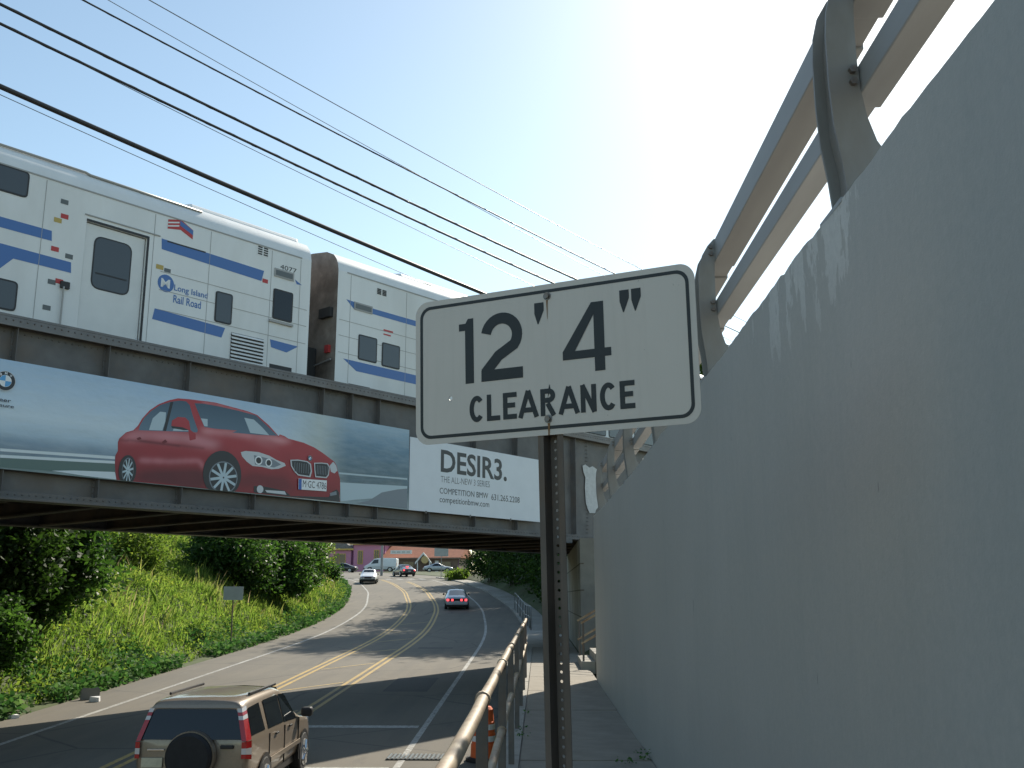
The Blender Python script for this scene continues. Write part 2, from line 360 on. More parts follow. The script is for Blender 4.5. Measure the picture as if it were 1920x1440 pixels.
for k in range(-2, 6):
    y = py0 + k * dpy; zt = wz(y) - TOP
    p = link('post', pmesh, gr, (0, y, zt - .005))
    for h in (.50, .55, .90, .95): link('bolt', bolt_me, p, (1.21, -.1, h))
    for u, v in ((1.17, .06), (1.30, .05)): link('bolt', bolt_me, p, (u + .02, -.1, v))
    MB().box((1.12, y - .14, zt - .004), (1.46, y + .14, zt + .014)).build('base_plate', mat['galv'], gr)
for nm, x0, x1, z0, z1 in (('upper_beam', 1.242, 1.385, .855, .998), ('lower_beam', 1.242, 1.345, .465, .568)):
    m = MB()
    for y0 in np.arange(-4, 20, 1.0):
        a = wz(y0) - TOP; b_ = wz(y0 + 1) - TOP
        m.add([(x0,y0,z0+a),(x1,y0,z0+a),(x1,y0,z1+a),(x0,y0,z1+a),(x0,y0+1,z0+b_),(x1,y0+1,z0+b_),(x1,y0+1,z1+b_),(x0,y0+1,z1+b_)], [(0,1,5,4),(1,2,6,5),(2,3,7,6),(3,0,4,7)])
    m.add([(x0,-4,z0),(x1,-4,z0),(x1,-4,z1),(x0,-4,z1)], [(0,1,2,3)])
    bo = m.build(nm, mat['galv_beam'], gr)
    for k in range(-1, 6):                                           # splice sleeve just beyond each post
        y = py0 + k * dpy + .03; zt = wz(y) - TOP; e = .011
        y2 = y - dpy + .24; za = wz(y2) - TOP; MB().add([(x0 - .002, y2, z0 + za - e), (x1 + e, y2, z0 + za - e), (x1 + e, y2, z1 + za + .004), (x0 - .002, y2, z1 + za + .004), (x0 - .002, y, z0 + zt - e), (x1 + e, y, z0 + zt - e), (x1 + e, y, z1 + zt + .004), (x0 - .002, y, z1 + zt + .004)], [(0,1,2,3), (7,6,5,4), (4,5,1,0), (5,6,2,1), (6,7,3,2), (7,4,0,3)]).build('splice_sleeve', mat['galv_beam'], bo, bevel=.006)

# ---------------------------------------------------------------- pipe railing along the kerb
rl = thing('pipe_railing', 'worn tan two pipe railing with dark posts along the kerb', 'railing', (-.29, 0, 0))
RP = [2.45, 5.05, 7.65, 10.25, 12.9, 15.5, 18.1, 20.7]
pme = MB().box((-.012, -.028, -.02), (.045, .028, 1.085)).mesh('post', mat['railpost'])
edge = MB().box((.0455, -.006, 0), (.055, .006, 1.0)).mesh('post_edge', mat['galv'])
for y in RP:
    p = link('post', pme, rl, (0, y, 0), (rnd.uniform(-.012, .012), rnd.uniform(-.012, .012), 0)); 
for nm, z, r in (('top_rail', 1.11, .029), ('lower_rail', .64, .027)):
    m = MB(); pts = [(rnd.uniform(-.006, .006) + .016, y, z + rnd.uniform(-.007, .007)) for y in [-1.5, 1] + [q + d for q in RP for d in (-.6, 0, .9)] + [21.3]]
    pts = sorted(pts, key=lambda p: p[1]); m.tube(pts, r, 12); ro = m.build(nm, mat['rail'], rl, smooth=True)
    for y in RP:
        MB().tube([(.016, y - .035, z), (.016, y + .035, z)], r + .009, 12).build('sleeve', mat['rail'], ro, smooth=True)
# hooped railing further along
hr = thing('hoop_railing', 'dark hooped pipe railing along the shaded bend of the far pavement', 'railing', (0, 0, 0))
def rp(y, h): return (cx(y) + 6.55, y, pz(y) + h)
for q in np.arange(50, 72, 3.2):
    MB().tube([rp(q, -.05), rp(q, .95), rp(q + .2, 1.1), rp(q + 1.4, 1.1), rp(q + 2.7, 1.1), rp(q + 2.9, .95), rp(q + 2.9, -.05)], .03, 8).build('hoop', mat['galv'], hr, smooth=True); MB().tube([rp(q, .55), rp(q + 1.45, .55), rp(q + 2.9, .55)], .026, 8).build('middle_rail', mat['galv'], hr)

# ---------------------------------------------------------------- clearance sign on its channel post
SYAW, SLEAN = R(24.7), R(2.1)
sg = thing('clearance_sign', "white metal clearance sign reading 12' 4\" on a rusty perforated post", 'sign', (.0305, 2.886, 0), -SYAW)
# local: x to the reader's right, -y towards the reader
W_, H_ = .914, .457; SZ = 2.29
face = bpy.data.objects.new('sign_panel_origin', None)
bpy.data.objects.remove(face)
LEANM = Matrix.Translation((0, -.0, SZ)) @ Matrix.Rotation(SLEAN, 4, 'X') @ Matrix.Rotation(-R(.2), 4, 'Y')
def SL(u, v, t): return LEANM @ Vector((u, t, v))
def rrect(w, h, r, n=8):
    return [(sx * (w/2 - r) + r * math.cos(q), sy * (h/2 - r) + r * math.sin(q)) for sx, sy, a0 in ((1,1,0), (-1,1,90), (-1,-1,180), (1,-1,270)) for q in [R(a0 + 90 * k / n) for k in range(n + 1)]]
HX, HV = -.331, -.09          # a bare bolt hole through the panel
pl = MB(); outl = rrect(W_, H_, .045)
hole = [(HX + .0062 * math.cos(2*math.pi*k/12), HV + .0062 * math.sin(2*math.pi*k/12)) for k in range(12)]
def plate_with_hole(m, outer, inner, t0, t1):
    # outer ring and hole joined by a fan of quads: same angular order
    no, ni = len(outer), len(inner); c0 = (HX, HV)
    ang = lambda p: math.atan2(p[1]-c0[1], p[0]-c0[0])
    oo = sorted(outer, key=ang); ii = sorted(inner, key=ang)
    b = len(m.v)
    for t in (t0, t1): m.v += [tuple(SL(u, v, t)) for u, v in oo] + [tuple(SL(u, v, t)) for u, v in ii]
    K = no + ni
    def face_side(base, flip):
        i = 0
        for k in range(no):
            k2 = (k + 1) % no; i0 = min(range(ni), key=lambda q: abs((ang(ii[q]) - ang(oo[k]) + math.pi) % (2*math.pi) - math.pi)); i1 = min(range(ni), key=lambda q: abs((ang(ii[q]) - ang(oo[k2]) + math.pi) % (2*math.pi) - math.pi))
            f = [base + k, base + k2, base + no + i1]
            m.f.append(tuple(f if not flip else f[::-1]))
            while i0 != i1:
                f = [base + k, base + no + (i0 + 1) % ni, base + no + i0]; f = [base + k, base + no + i0, base + no + (i0+1) % ni]
                m.f.append(tuple(f[::-1] if not flip else f)); i0 = (i0 + 1) % ni
    face_side(b, True); face_side(b + K, False)
    for k in range(no): m.f.append((b+k, b+(k+1) % no, b+K+(k+1) % no, b+K+k))
    for k in range(ni): m.f.append((b+no+(k+1) % ni, b+no+k, b+K+no+k, b+K+no+(k+1) % ni))
plate_with_hole(pl, outl, hole, -.0015, .0015)
panel = pl.build('panel', mat['sign'], sg)
bo = MB(); o1 = rrect(W_ - .034, H_ - .034, .038); o2 = rrect(W_ - .054, H_ - .054, .030); n = len(o1)
bo.add([SL(u, v, -.0022) for u, v in o1] + [SL(u, v, -.0022) for u, v in o2], [(i, (i+1) % n, n+(i+1) % n, n+i) for i in range(n)])
bo.build('border', mat['sign_black'], panel)
# lettering: polygons and strokes in the panel's own plane
def arc(cx_, cy_, rx, ry, a0, a1, n=14): return [(cx_ + rx * math.cos(R(a0 + (a1-a0)*k/n)), cy_ + ry * math.sin(R(a0 + (a1-a0)*k/n))) for k in range(n + 1)]
def stroke(m, pts, th, fn):
    L = []; Rr = []; n = len(pts)
    for i in range(n):
        p = Vector(pts[i]); a = Vector(pts[max(i-1, 0)]); b = Vector(pts[min(i+1, n-1)])
        d0 = (p - a).normalized() if i else (b - p).normalized(); d1 = (b - p).normalized() if i < n-1 else d0
        nn = (Vector((-d0.y, d0.x)) + Vector((-d1.y, d1.x))); nn.normalize(); k = 1 / max(.35, nn.dot(Vector((-d0.y, d0.x))))
        L.append(p + nn * th/2 * k); Rr.append(p - nn * th/2 * k)
    m.add([fn(*q) for q in L] + [fn(*q) for q in Rr], [(i, n+i, n+i+1, i+1) for i in range(n-1)])
def glyph(ch, x, y, w, h, th):
    m = MB(); t = th / 2
    Z = [0]
    def fn(u, v): return SL(x + u, y + v, -.0024 - .0002 * Z[0])
    def S(pts): stroke(m, pts, th, fn); Z[0] += 1
    def P(pts): m.add([fn(*p) for p in pts], [tuple(range(len(pts)))]); Z[0] += 1
    if ch == '1': P([(w*.42, 0), (w, 0), (w, h), (w*.62, h), (w*.45, h*.93), (0, h*.93), (0, h*.82), (w*.42, h*.82)])
    elif ch == '2':
        r = w/2 - t; S(arc(w/2, h - r - t, r, r, 170, -38, 18) + [(w*.42, h*.36), (t*1.05, th*.9), (t*1.05, t*.6)]); S([(0, t), (w, t)])
    elif ch == '4':
        P([(w*.66, 0), (w*.87, 0), (w*.87, h), (w*.66, h)]); P([(0, h*.2), (w, h*.2), (w, h*.32), (0, h*.32)])
        P([(0, h*.2), (w*.25, h*.31), (w*.67, h*.83), (w*.70, h), (w*.62, h), (0, h*.32)])
    elif ch == "'": P([(0, h), (0, h*.5), (w*.32, 0), (w*.42, 0), (w, h*.62), (w, h)])
    elif ch == 'C': S(arc(w/2, h/2, w/2 - t, h/2 - t, 42, 318, 22))
    elif ch == 'L': S([(t, h), (t, 0)]); S([(0, t), (w, t)])
    elif ch == 'E': S([(t, h), (t, 0)]); S([(0, t), (w, t)]); S([(0, h-t), (w, h-t)]); S([(0, h*.52), (w*.88, h*.52)])
    elif ch == 'A': S([(t*.8, 0), (w/2, h), ]); S([(w - t*.8, 0), (w/2, h)]); S([(w*.2, h*.28), (w*.8, h*.28)])
    elif ch == 'R':
        r = h*.26; S([(t, h), (t, 0)]); S([(t, h-t), (w - r, h-t)] + arc(w - r, h - r, r - t, r - t, 90, -90, 10) + [(t, h - 2*r + t)]); S([(w*.48, h*.46), (w - t*.7, 0)])
    elif ch == 'N': S([(t, 0), (t, h)]); S([(w-t, 0), (w-t, h)]); S([(t*.8, h), (w - t*.8, 0)])
    return m
# outlines in metres: (distance along the track, height above the pavement)
TR = {
  'win_up': [(-6.101,10.099),(-5.541,10.066),(-5.529,9.422),(-6.03,9.411)],
  'stripeA': [(-5.977,8.905),(-4.95,8.86),(-4.93,8.648),(-5.954,8.68)],
  'stripeB': [(-5.918,8.338),(-4.498,8.307),(-4.477,8.083),(-5.637,8.085)],
  'win_low': [(-5.843,7.614),(-5.551,7.577),(-5.531,7.038),(-5.787,7.071)],
  'door': [(-4.248,9.334),(-2.862,9.253),(-2.879,6.952),(-4.268,7.091)],
  'doorwin': [(-4.006,9.03),(-3.199,9.016),(-3.207,7.909),(-4.004,7.935)],
  'drip': [(-4.574,9.549),(-2.746,9.409)],
  'stripeC': [(-2.532,9.383),(0.213,9.325),(0.152,9.052),(-2.512,9.138)],
  'disp1': [(0.542,9.505),(1.087,9.483),(1.1,9.242),(0.511,9.257)],
  'tri1': [(1.142,9.338),(1.363,9.239),(1.198,9.227)],
  'stripeD': [(-2.569,7.759),(-0.773,7.685),(-0.856,7.439),(-2.612,7.508)],
  'stripeD2': [(0.486,7.667),(1.335,7.645),(0.99,7.43),(0.529,7.476)],
  'smallwin': [(-1.044,8.486),(-0.668,8.471),(-0.652,7.814),(-1.039,7.821)],
  'darkwin': [(0.554,8.93),(1.07,8.932),(1.072,8.232),(0.549,8.238)],
  'ledge': [(0.439,8.178),(1.095,8.142)],
  'louver': [(-0.602,7.631),(0.317,7.587),(0.292,6.913),(-0.58,7.001)],
  'step1': [(0.508,7.049),(1.159,7.004),(1.165,6.911),(0.514,6.958)],
  'vent': [(-0.011,9.918),(0.317,9.913),(0.316,9.679),(-0.012,9.687)],
  'number': [(0.562,9.813),(1.085,9.771)],
  'end1': [(1.611,9.966),(1.675,6.862)],
  'roof': [(-6.148,10.554),(-2.655,10.418),(1.457,10.31)],
  'flag': [(-2.388,9.891),(-1.415,9.699)],
  'flagtext': [(-2.392,9.599),(-1.403,9.533)],
  'sticker': [(-2.614,8.789),(-2.21,8.644)],
  'mta': [(-2.499,8.485),(-2.182,8.278)],
  'mtatext': [(-2.142,8.449),(-1.291,8.185)],
  'end2': [(2.509,10.247),(2.53,6.795)],
  'roof2': [(2.601,10.227),(6.576,10.131)],
  'vent2': [(3.859,9.765),(4.229,9.765),(4.235,9.589),(3.865,9.59)],
  'triE': [(2.81,9.211),(3.085,9.201),(3.094,8.998)],
  'disp2': [(3.084,9.23),(3.724,9.198),(3.713,8.988),(3.151,8.967)],
  'stripeE': [(3.706,9.165),(5.323,9.153),(5.33,8.907),(3.693,9.013)],
  'w1': [(3.307,8.329),(3.892,8.314),(3.896,7.712),(3.313,7.736)],
  'w2': [(4.144,8.274),(4.736,8.269),(4.735,7.683),(4.146,7.698)],
  'stripeF': [(2.775,7.609),(5.368,7.581),(5.374,7.339),(3.238,7.35)],
  'step2': [(2.983,6.966),(3.718,6.927),(3.721,6.856),(2.986,6.882)],
  'red2': [(4.17,8.637),(4.57,8.478)],
  'grab': [(-4.54,7.804),(-4.467,7.03)],
}
BI = {
  'board': [(-6.086,5.833),(4.208,5.812),(4.27,3.751),(-5.879,3.843)],
  'body': [(-3.661,3.828),(-3.696,3.985),(-3.721,4.158),(-3.724,4.304),(-3.68,4.397),(-3.695,4.573),(-3.671,4.649),(-3.541,4.784),(-3.388,4.848),(-3.3,4.95),(-3.217,5.112),(-3.069,5.3),(-2.882,5.451),(-2.656,5.568),(-2.456,5.639),(-2.213,5.66),(-1.575,5.684),(-1.124,5.645),(-0.721,5.609),(-0.467,5.559),(-0.134,5.365),(0.139,5.155),(0.169,5.2),(0.303,5.175),(0.405,5.132),(0.849,5.088),(1.165,5.012),(1.417,4.913),(1.637,4.809),(1.785,4.739),(1.863,4.647),(1.906,4.509),(1.979,4.345),(1.996,4.147),(1.989,3.892),(2.012,3.795)],
  'side_glass': [(-3.277,4.862),(-3.254,4.971),(-3.17,5.134),(-3.035,5.29),(-2.848,5.44),(-2.62,5.542),(-2.418,5.597),(-2.262,5.605),(-2.169,5.539),(-2.082,5.329),(-1.936,5.031),(-1.95,4.981),(-2.537,4.93),(-3.067,4.879)],
  'side_light': [(-3.052,4.896),(-2.99,5.143),(-2.837,5.302),(-2.703,5.306),(-2.705,5.119),(-2.756,4.921)],
  'front_light': [(-2.521,4.945),(-2.508,4.99),(-2.27,5.026),(-2.092,4.992)],
  'pillar': [(-2.619,5.536),(-2.552,5.552),(-2.672,4.919),(-2.739,4.917)],
  'windshield': [(-2.06,5.593),(-1.924,5.35),(-1.789,5.119),(-1.527,5.114),(-0.968,5.146),(-1.085,5.085),(-0.47,5.113),(0.106,5.159),(-0.198,5.357),(-0.497,5.544),(-0.967,5.585),(-1.511,5.613),(-1.861,5.616)],
  'ws_light': [(-0.804,5.451),(-0.554,5.445),(-0.323,5.301),(-0.121,5.145),(-0.628,5.136)],
  'ws_light2': [(-1.884,5.292),(-1.722,5.298),(-1.711,5.139),(-1.79,5.138)],
  'wheel': [(-1.42,5.589),(-1.152,5.391)],
  'mirror': [(-2.563,5.045),(-2.555,5.155),(-2.425,5.25),(-2.253,5.258),(-2.16,5.192),(-2.111,5.009),(-1.983,4.946),(-1.975,4.836),(-2.112,4.788),(-2.163,5.002),(-2.304,5.022)],
  'mirror_dark': [(-2.563,5.039),(-2.306,5.047),(-2.146,5.004),(-2.267,4.989),(-2.543,5.001)],
  'farch': [(-1.277,4.159),(-0.801,4.203),(-1.313,4.663)],
  'frim': [(-1.246,4.087),(-0.891,4.119),(-1.27,4.436)],
  'rarch': [(-3.45,4.034),(-3.263,4.052),(-3.476,4.34)],
  'rrim': [(-3.444,4.035),(-3.32,4.047),(-3.466,4.288)],
  'headlight': [(-0.845,4.681),(-0.725,4.721),(-0.383,4.732),(-0.093,4.683),(0.106,4.609),(0.339,4.557),(0.375,4.501),(0.183,4.415),(-0.01,4.383),(-0.267,4.412),(-0.519,4.408),(-0.679,4.489),(-0.809,4.594)],
  'hl_dark': [(-0.503,4.653),(0.041,4.603),(0.243,4.515),(0.052,4.429),(-0.206,4.444),(-0.459,4.446)],
  'hl1': [(-0.371,4.547),(-0.27,4.557),(-0.377,4.647)],
  'hl2': [(-0.099,4.521),(-0.009,4.53),(-0.105,4.615)],
  'k1': [(0.483,4.648),(0.7,4.676),(0.975,4.665),(1.081,4.612),(1.118,4.435),(1.08,4.299),(0.721,4.31),(0.598,4.4),(0.508,4.514)],
  'k2': [(1.166,4.648),(1.394,4.674),(1.572,4.675),(1.64,4.597),(1.621,4.398),(1.554,4.321),(1.219,4.314),(1.186,4.469)],
  'plate': [(0.735,4.241),(1.564,4.266),(1.562,4.011),(0.742,3.991)],
  'plate_blue': [(0.742,4.236),(0.826,4.238),(0.833,3.992),(0.749,3.991)],
  'plate_text': [(0.864,4.055),(1.55,4.041),(0.855,4.213)],
  'bumper': [(-0.46,3.973),(-0.177,3.983),(0.375,3.934),(0.547,3.827),(0.916,3.846),(1.647,3.881),(1.748,4.015),(1.889,4.082),(1.958,4.017),(1.992,3.822),(1.975,3.798),(1.089,3.804),(0.218,3.821),(-0.45,3.83)],
  'fog': [(-0.293,3.913),(-0.205,3.92),(-0.298,4.0)],
  'bar': [(-0.157,3.906),(0.376,3.921),(0.43,3.845),(-0.106,3.857)],
  'fog2': [(1.678,3.981),(1.873,4.039),(1.895,3.956),(1.699,3.913)],
  'headlight2': [(1.646,4.626),(1.749,4.735),(1.845,4.645),(1.886,4.535),(1.799,4.456),(1.689,4.488)],
  'hood_light': [(-1.907,5.072),(-1.237,5.105),(-0.533,5.114),(0.141,5.128),(0.542,5.093),(0.28,5.008),(-0.465,5.042),(-1.232,5.028),(-1.814,4.982)],
  'hood_light2': [(-0.836,4.997),(-0.241,5.002),(0.286,4.9),(-0.106,4.91),(-0.555,4.965)],
  'belt_light': [(-3.669,4.635),(-3.385,4.818),(-2.569,4.895),(-1.944,4.903),(-1.321,4.817),(-1.533,4.696),(-2.213,4.745),(-3.054,4.723),(-3.496,4.631)],
  'door_light': [(-3.243,4.266),(-3.15,4.305),(-2.525,4.339),(-1.873,4.422),(-1.78,4.369),(-1.716,4.233),(-1.79,4.258),(-1.868,4.36),(-2.519,4.273),(-3.191,4.226)],
  'sill_dark': [(-3.27,4.025),(-1.75,4.199),(-1.676,3.923),(-1.686,3.822),(-3.24,3.856)],
  'crease': [(-3.684,4.627),(-3.244,4.661),(-2.38,4.664),(-1.748,4.666),(-1.747,4.65),(-2.378,4.639),(-3.242,4.64),(-3.682,4.604)],
  'front_dark': [(-0.897,4.092),(-0.507,4.231),(0.391,4.232),(0.532,4.082),(0.706,3.961),(0.408,3.937),(-0.178,3.996),(-0.461,3.999),(-0.857,3.94)],
  'roof_light': [(-1.867,5.692),(-1.574,5.676),(-1.123,5.637),(-0.721,5.601),(-0.482,5.554),(-0.718,5.556),(-1.12,5.593),(-1.57,5.625),(-1.862,5.629)],
  'handle1': [(-3.311,4.692),(-3.234,4.732),(-3.198,4.691),(-3.276,4.657)],
  'handle2': [(-2.754,4.682),(-2.675,4.747),(-2.621,4.698),(-2.718,4.65)],
  'emblem': [(1.04,4.739),(1.092,4.744),(1.037,4.794)],
  'rail1': [(-5.916,4.201),(-3.732,4.286),(-3.727,4.228),(-5.911,4.148)],
  'rail2': [(-5.904,4.087),(-3.724,4.193),(-3.719,4.141),(-5.899,4.033)],
  'dark_left': [(-5.899,4.033),(-3.719,4.141),(-3.69,3.913),(-5.881,3.861)],
  'gl': [(-4.943,3.888),(-4.521,3.931),(-3.705,3.979),(-3.661,3.834),(-4.339,3.851)],
  'rail3': [(1.943,4.498),(4.195,4.555),(4.197,4.515),(1.945,4.455)],
  'road_r': [(1.983,4.26),(4.202,4.352),(4.204,4.267),(3.853,4.239),(3.332,4.123),(3.356,3.993),(2.528,3.889),(2.03,3.81)],
  'dk_r': [(3.332,4.123),(3.853,4.239),(4.203,4.291),(4.219,3.778),(3.305,3.783),(2.531,3.803),(2.91,3.887)],
  'logo': [(-5.959,5.432),(-5.793,5.444),(-5.977,5.603)],
  'logotext1': [(-6.015,5.151),(-5.785,5.126)],
  'logotext2': [(-6.099,5.059),(-5.72,5.056)],
  'tboard': [(4.213,5.645),(10.116,5.575),(10.093,3.729),(4.27,3.751)],
  't1': [(5.416,4.829),(8.127,4.805),(5.403,5.443)],
  't2': [(5.422,4.559),(7.39,4.577),(5.418,4.729)],
  't3': [(5.388,4.259),(7.325,4.259),(5.385,4.414)],
  't3b': [(7.46,4.254),(8.699,4.251),(7.46,4.374)],
  't4': [(5.392,4.048),(7.372,4.04),(5.389,4.189)],
  'patch': [(11.871,5.854),(12.716,5.907),(12.642,4.476),(12.517,4.214),(12.083,4.153),(11.955,4.68)],
  'end_st': [(11.459,5.141)],
}
for ch, x, y, w_, h, th in (('1', -.299, -.05, .051, .205, .03), ('2', -.222, -.049, .141, .209, .0345), ("'", -.039, .108, .031, .066, 0), ('4', .05, -.053, .152, .206, .03), ("'", .233, .11, .029, .066, 0), ("'", .269, .11, .029, .066, 0)):
    glyph(ch, x, y, w_, h, th).build('numeral' if ch != "'" else 'mark', mat['sign_black'], panel)
for ch, x0, x1 in (('C', -.265, -.214), ('L', -.205, -.160), ('E', -.150, -.104), ('A', -.099, -.033), ('R', -.026, .022), ('A', .032, .098), ('N', .102, .151), ('C', .162, .214), ('E', .223, .268)):
    glyph(ch, x0, -.1715, x1 - x0, .081, .0150).build('letter', mat['sign_black'], panel)
for u, v in ((.004, .191), (-.002, -.181)):
    b_ = MB(); 
    for r0, t0, t1, n in ((.0125, -.0035, -.0016, 16), (.0085, -.0105, -.0036, 6)):
        b_.prism([(u + r0 * math.cos(2*math.pi*k/n), v + r0 * math.sin(2*math.pi*k/n)) for k in range(n)], SL, t1, t0)
    b_.build('bolt', mat['bolt'], panel)
for pts in ([(-.004, -.1935), (.0035, -.1935), (.003, -.208), (.001, -.2285), (-.003, -.2285), (-.0035, -.208)], [(.001, .179), (.006, .179), (.005, .15), (.004, .12), (.003, .12), (.002, .15)]):
    MB().add([SL(u, v, -.0031) for u, v in pts], [tuple(range(len(pts)))]).build('rust_streak', mat['rust'], panel)
# U-channel post, open towards the reader, holes down its web
po = MB(); x_f, x_w, dep = .040, .0145, .034
PB, PT = -.1, 2.5; Y0 = .004
def PP(x, y, z): return LEANM @ Vector((x, y, z - SZ))
def vstrip(xa, ya, xb, yb): po.add([PP(xa,ya,PB),PP(xb,yb,PB),PP(xb,yb,PT),PP(xa,ya,PT)], [(0,1,2,3)])
T2 = .003
for sx in (-1, 1):
    vstrip(sx*x_f, Y0, sx*.022, Y0); vstrip(sx*.022, Y0, sx*x_w, Y0 + dep); vstrip(sx*x_f, Y0 + T2, sx*(.022+T2), Y0 + T2); vstrip(sx*(.022+T2), Y0 + T2, sx*(x_w+T2), Y0 + dep + T2); vstrip(sx*x_f, Y0, sx*x_f, Y0 + T2)
nh = int((PT - PB) / .0254)
for k in range(nh):
    z0 = PB + k * .0254; zc = z0 + .0127
    for yy_ in (Y0 + dep, Y0 + dep + T2):
        rect_ = [(x_w, zc), (x_w, zc+.0127), (0, zc+.0127), (-x_w, zc+.0127), (-x_w, zc), (-x_w, zc-.0127), (0, zc-.0127), (x_w, zc-.0127)]
        hol = [(.0048*math.cos(R(45*q)), zc + .0048*math.sin(R(45*q))) for q in range(8)]
        po.add([PP(a, yy_, b) for a, b in rect_] + [PP(a, yy_, b) for a, b in hol], [(q, (q+1) % 8, 8+(q+1) % 8, 8+q) for q in range(8)])
po.build('channel_post', mat['post'], sg)

# ---------------------------------------------------------------- steps and abutments
st = thing('stairway', 'concrete steps with pipe handrails rising beyond the wall end', 'stairs', (0, 0, 0))
for k in range(14):
    x0 = .95 + k * .3; MB().box((x0, 23.1 , -.1), (x0 + 3.2 if k == 13 else x0 + .34, 25.6, .17 * (k + 1))).build('step', mat['concrete'], st, bevel=.01)
for y in (23.2, 25.4):
    for h in (1.0, .55):
        MB().tube([(.95, y, h), (.95 + 13*.3, y, h + 13*.17)], .026, 8).build('handrail', mat['rail'], st, smooth=True)
    for k in (0, 5, 10): MB().tube([(1.0 + k*.3, y, .17*k), (1.0 + k*.3, y, 1.0 + .17*k)], .024, 8).build('handrail_post', mat['railpost'], st)

AZ = R(38.7); B0 = (-5.981, 22.173)
BRZ = math.pi/2 - AZ
def b2w(s, off, z=0): return (B0[0] + s*math.sin(AZ) - off*math.cos(AZ), B0[1] + s*math.cos(AZ) + off*math.sin(AZ), z)
for nm, lab, xs_ in (('abutment', 'concrete bridge abutment beside the pavement beyond the steps', 1), ('abutment', 'concrete bridge abutment at the foot of the grassy bank', -1)):
    a = thing(nm, lab, 'abutment')
    m = MB()
    if xs_ > 0:
        poly = [(1.2, 29.2), (7, 29.2), (12, 38), (12, 52), (1.2, 47)]
        m.prism(poly, lambda u, v, t: (u, v, t), -.3, 3.24); m.build('bearing_wall', mat['abut'], a)
        for z in (1.0, 1.75, 2.5): MB().box((1.19, 29.19, z), (1.3, 45.9, z + .03)).build('form_line', mat['soffit'], a)
        p2 = [b2w(23.3, -.3)[:2], b2w(30, -.3)[:2], b2w(30, 7.6)[:2], b2w(23.3, 7.6)[:2]]
        MB().prism(p2, lambda u, v, t: (u, v, t), 3.26, 5.3).build('back_wall', mat['abut'], a)
    else:
        poly = [(-14.3, 22), (-14.3, 4), (-24, -6), (-32, 4), (-16, 25)]
        m.prism(poly, lambda u, v, t: (u, v, t), -3, 3.24); m.build('bearing_wall', mat['abut'], a)
emb = MB()
for pl_ in ([(16.5, .05), (120, .05), (120, 7.25), (22, 7.25)], [(-15, .05), (-90, .05), (-90, 7.25), (-8.5, 7.25)]):
    emb.prism([b2w(*q)[:2] for q in pl_], lambda u, v, t: (u, v, t), -3, 5.0)
tag(emb.build('rail_embankment', mat['ground']), kind='structure')

# ---------------------------------------------------------------- plate girder rail bridge. local x along the track, y away from the viewer
br = thing('railway_bridge', 'dark riveted plate girder railway bridge crossing over the road', 'bridge', (*B0, 0), BRZ)
SA, SB = -19.0, 23.0; ZB, ZT = 3.3, 6.70
BW = 7.3
def gird(off, sgn, nm, stiff=True):
    f0 = off; web = off + sgn * .20
    g_ = MB().box((SA, min(web, web + sgn*.02), ZB + .06), (SB, max(web, web + sgn*.02), ZT - .06)).build('web_plate', mat['girder'], br)
    for z0, z1, n_, m_ in ((ZT - .22, ZT, 'top_flange', 'girder_light'), (ZB, ZB + .10, 'bottom_flange', 'girder')):
        y0, y1 = sorted((off, off + sgn * .42))
        if n_ == 'top_flange':
            f_ = MB().box((SA, y0, ZT - .05), (SB, y1, ZT)); f_.box((SA, *sorted((off + sgn*.001, off + sgn*.03))[:1], z0), (SB, sorted((off + sgn*.001, off + sgn*.03))[1], ZT - .051))
        else: f_ = MB().box((SA, y0, z0), (SB, y1, z0 + .045)); f_.box((SA, *sorted((web - sgn*.002, web - sgn*.10))[:1], z0 + .046), (SB, sorted((web - sgn*.002, web - sgn*.10))[1], z0 + .16))
        f_.build(n_, mat[m_], br, bevel=.006)
    return g_
wf = gird(0, 1, 'front')
sti = MB().box((-.006, .035, ZB + .165), (.006, .199, ZT - .225)); sti.box((-.05, .183, ZB + .165), (.05, .1985, ZT - .225)); stm = sti.mesh('stiffener', mat['girder'])
S_POS = [-5.8 + 1.808 * k for k in range(-6, 11)]
for s in [q for q in S_POS if q < 9.5] + [2.33, 11.5]: link('stiffener', stm, wf, (s, 0, 0))
gb = gird(BW, -1, 'back')
for s in S_POS[::1]: link('stiffener', stm, gb, (s, BW, 0), (0, 0, 0), (1, -1, 1))
# rivet heads on flange angles, stiffeners and splice plates: tiny, joined
rv = MB()
def rivet(s, y, z, r=.021):
    n = 6; c_ = [(s + r*math.cos(2*math.pi*k/n), y, z + r*math.sin(2*math.pi*k/n)) for k in range(n)]
    rv.add(c_ + [(s, y - r*.8, z)], [(k, (k+1) % n, n) for k in range(n)])
for s in np.arange(-8, 14.3, .13):
    rivet(s, -.0005, ZT - .11); rivet(s, .097, ZB + .105); rivet(s + .06, .1995, ZT - .30)
for s in S_POS + [2.33]:
    if s > -9:
        for z in np.arange(ZB + .25, ZT - .25, .12): rivet(s - .032, .1825, z); rivet(s + .032, .1825, z)
for s0, s1 in ((2.4, 4.9),):
    for s in np.arange(s0, s1, .1):
        for z in (6.36, 6.26, 6.16, 6.06, 5.96): rivet(s, .1995, z, .014)
rvo = rv.build('rivet_heads', mat['girder'], wf); rvo['kind'] = 'stuff'
spl = MB().box((2.36, .186, 3.5), (4.95, .1985, 6.45)); spl.build('splice_plate', mat['girder'], wf)
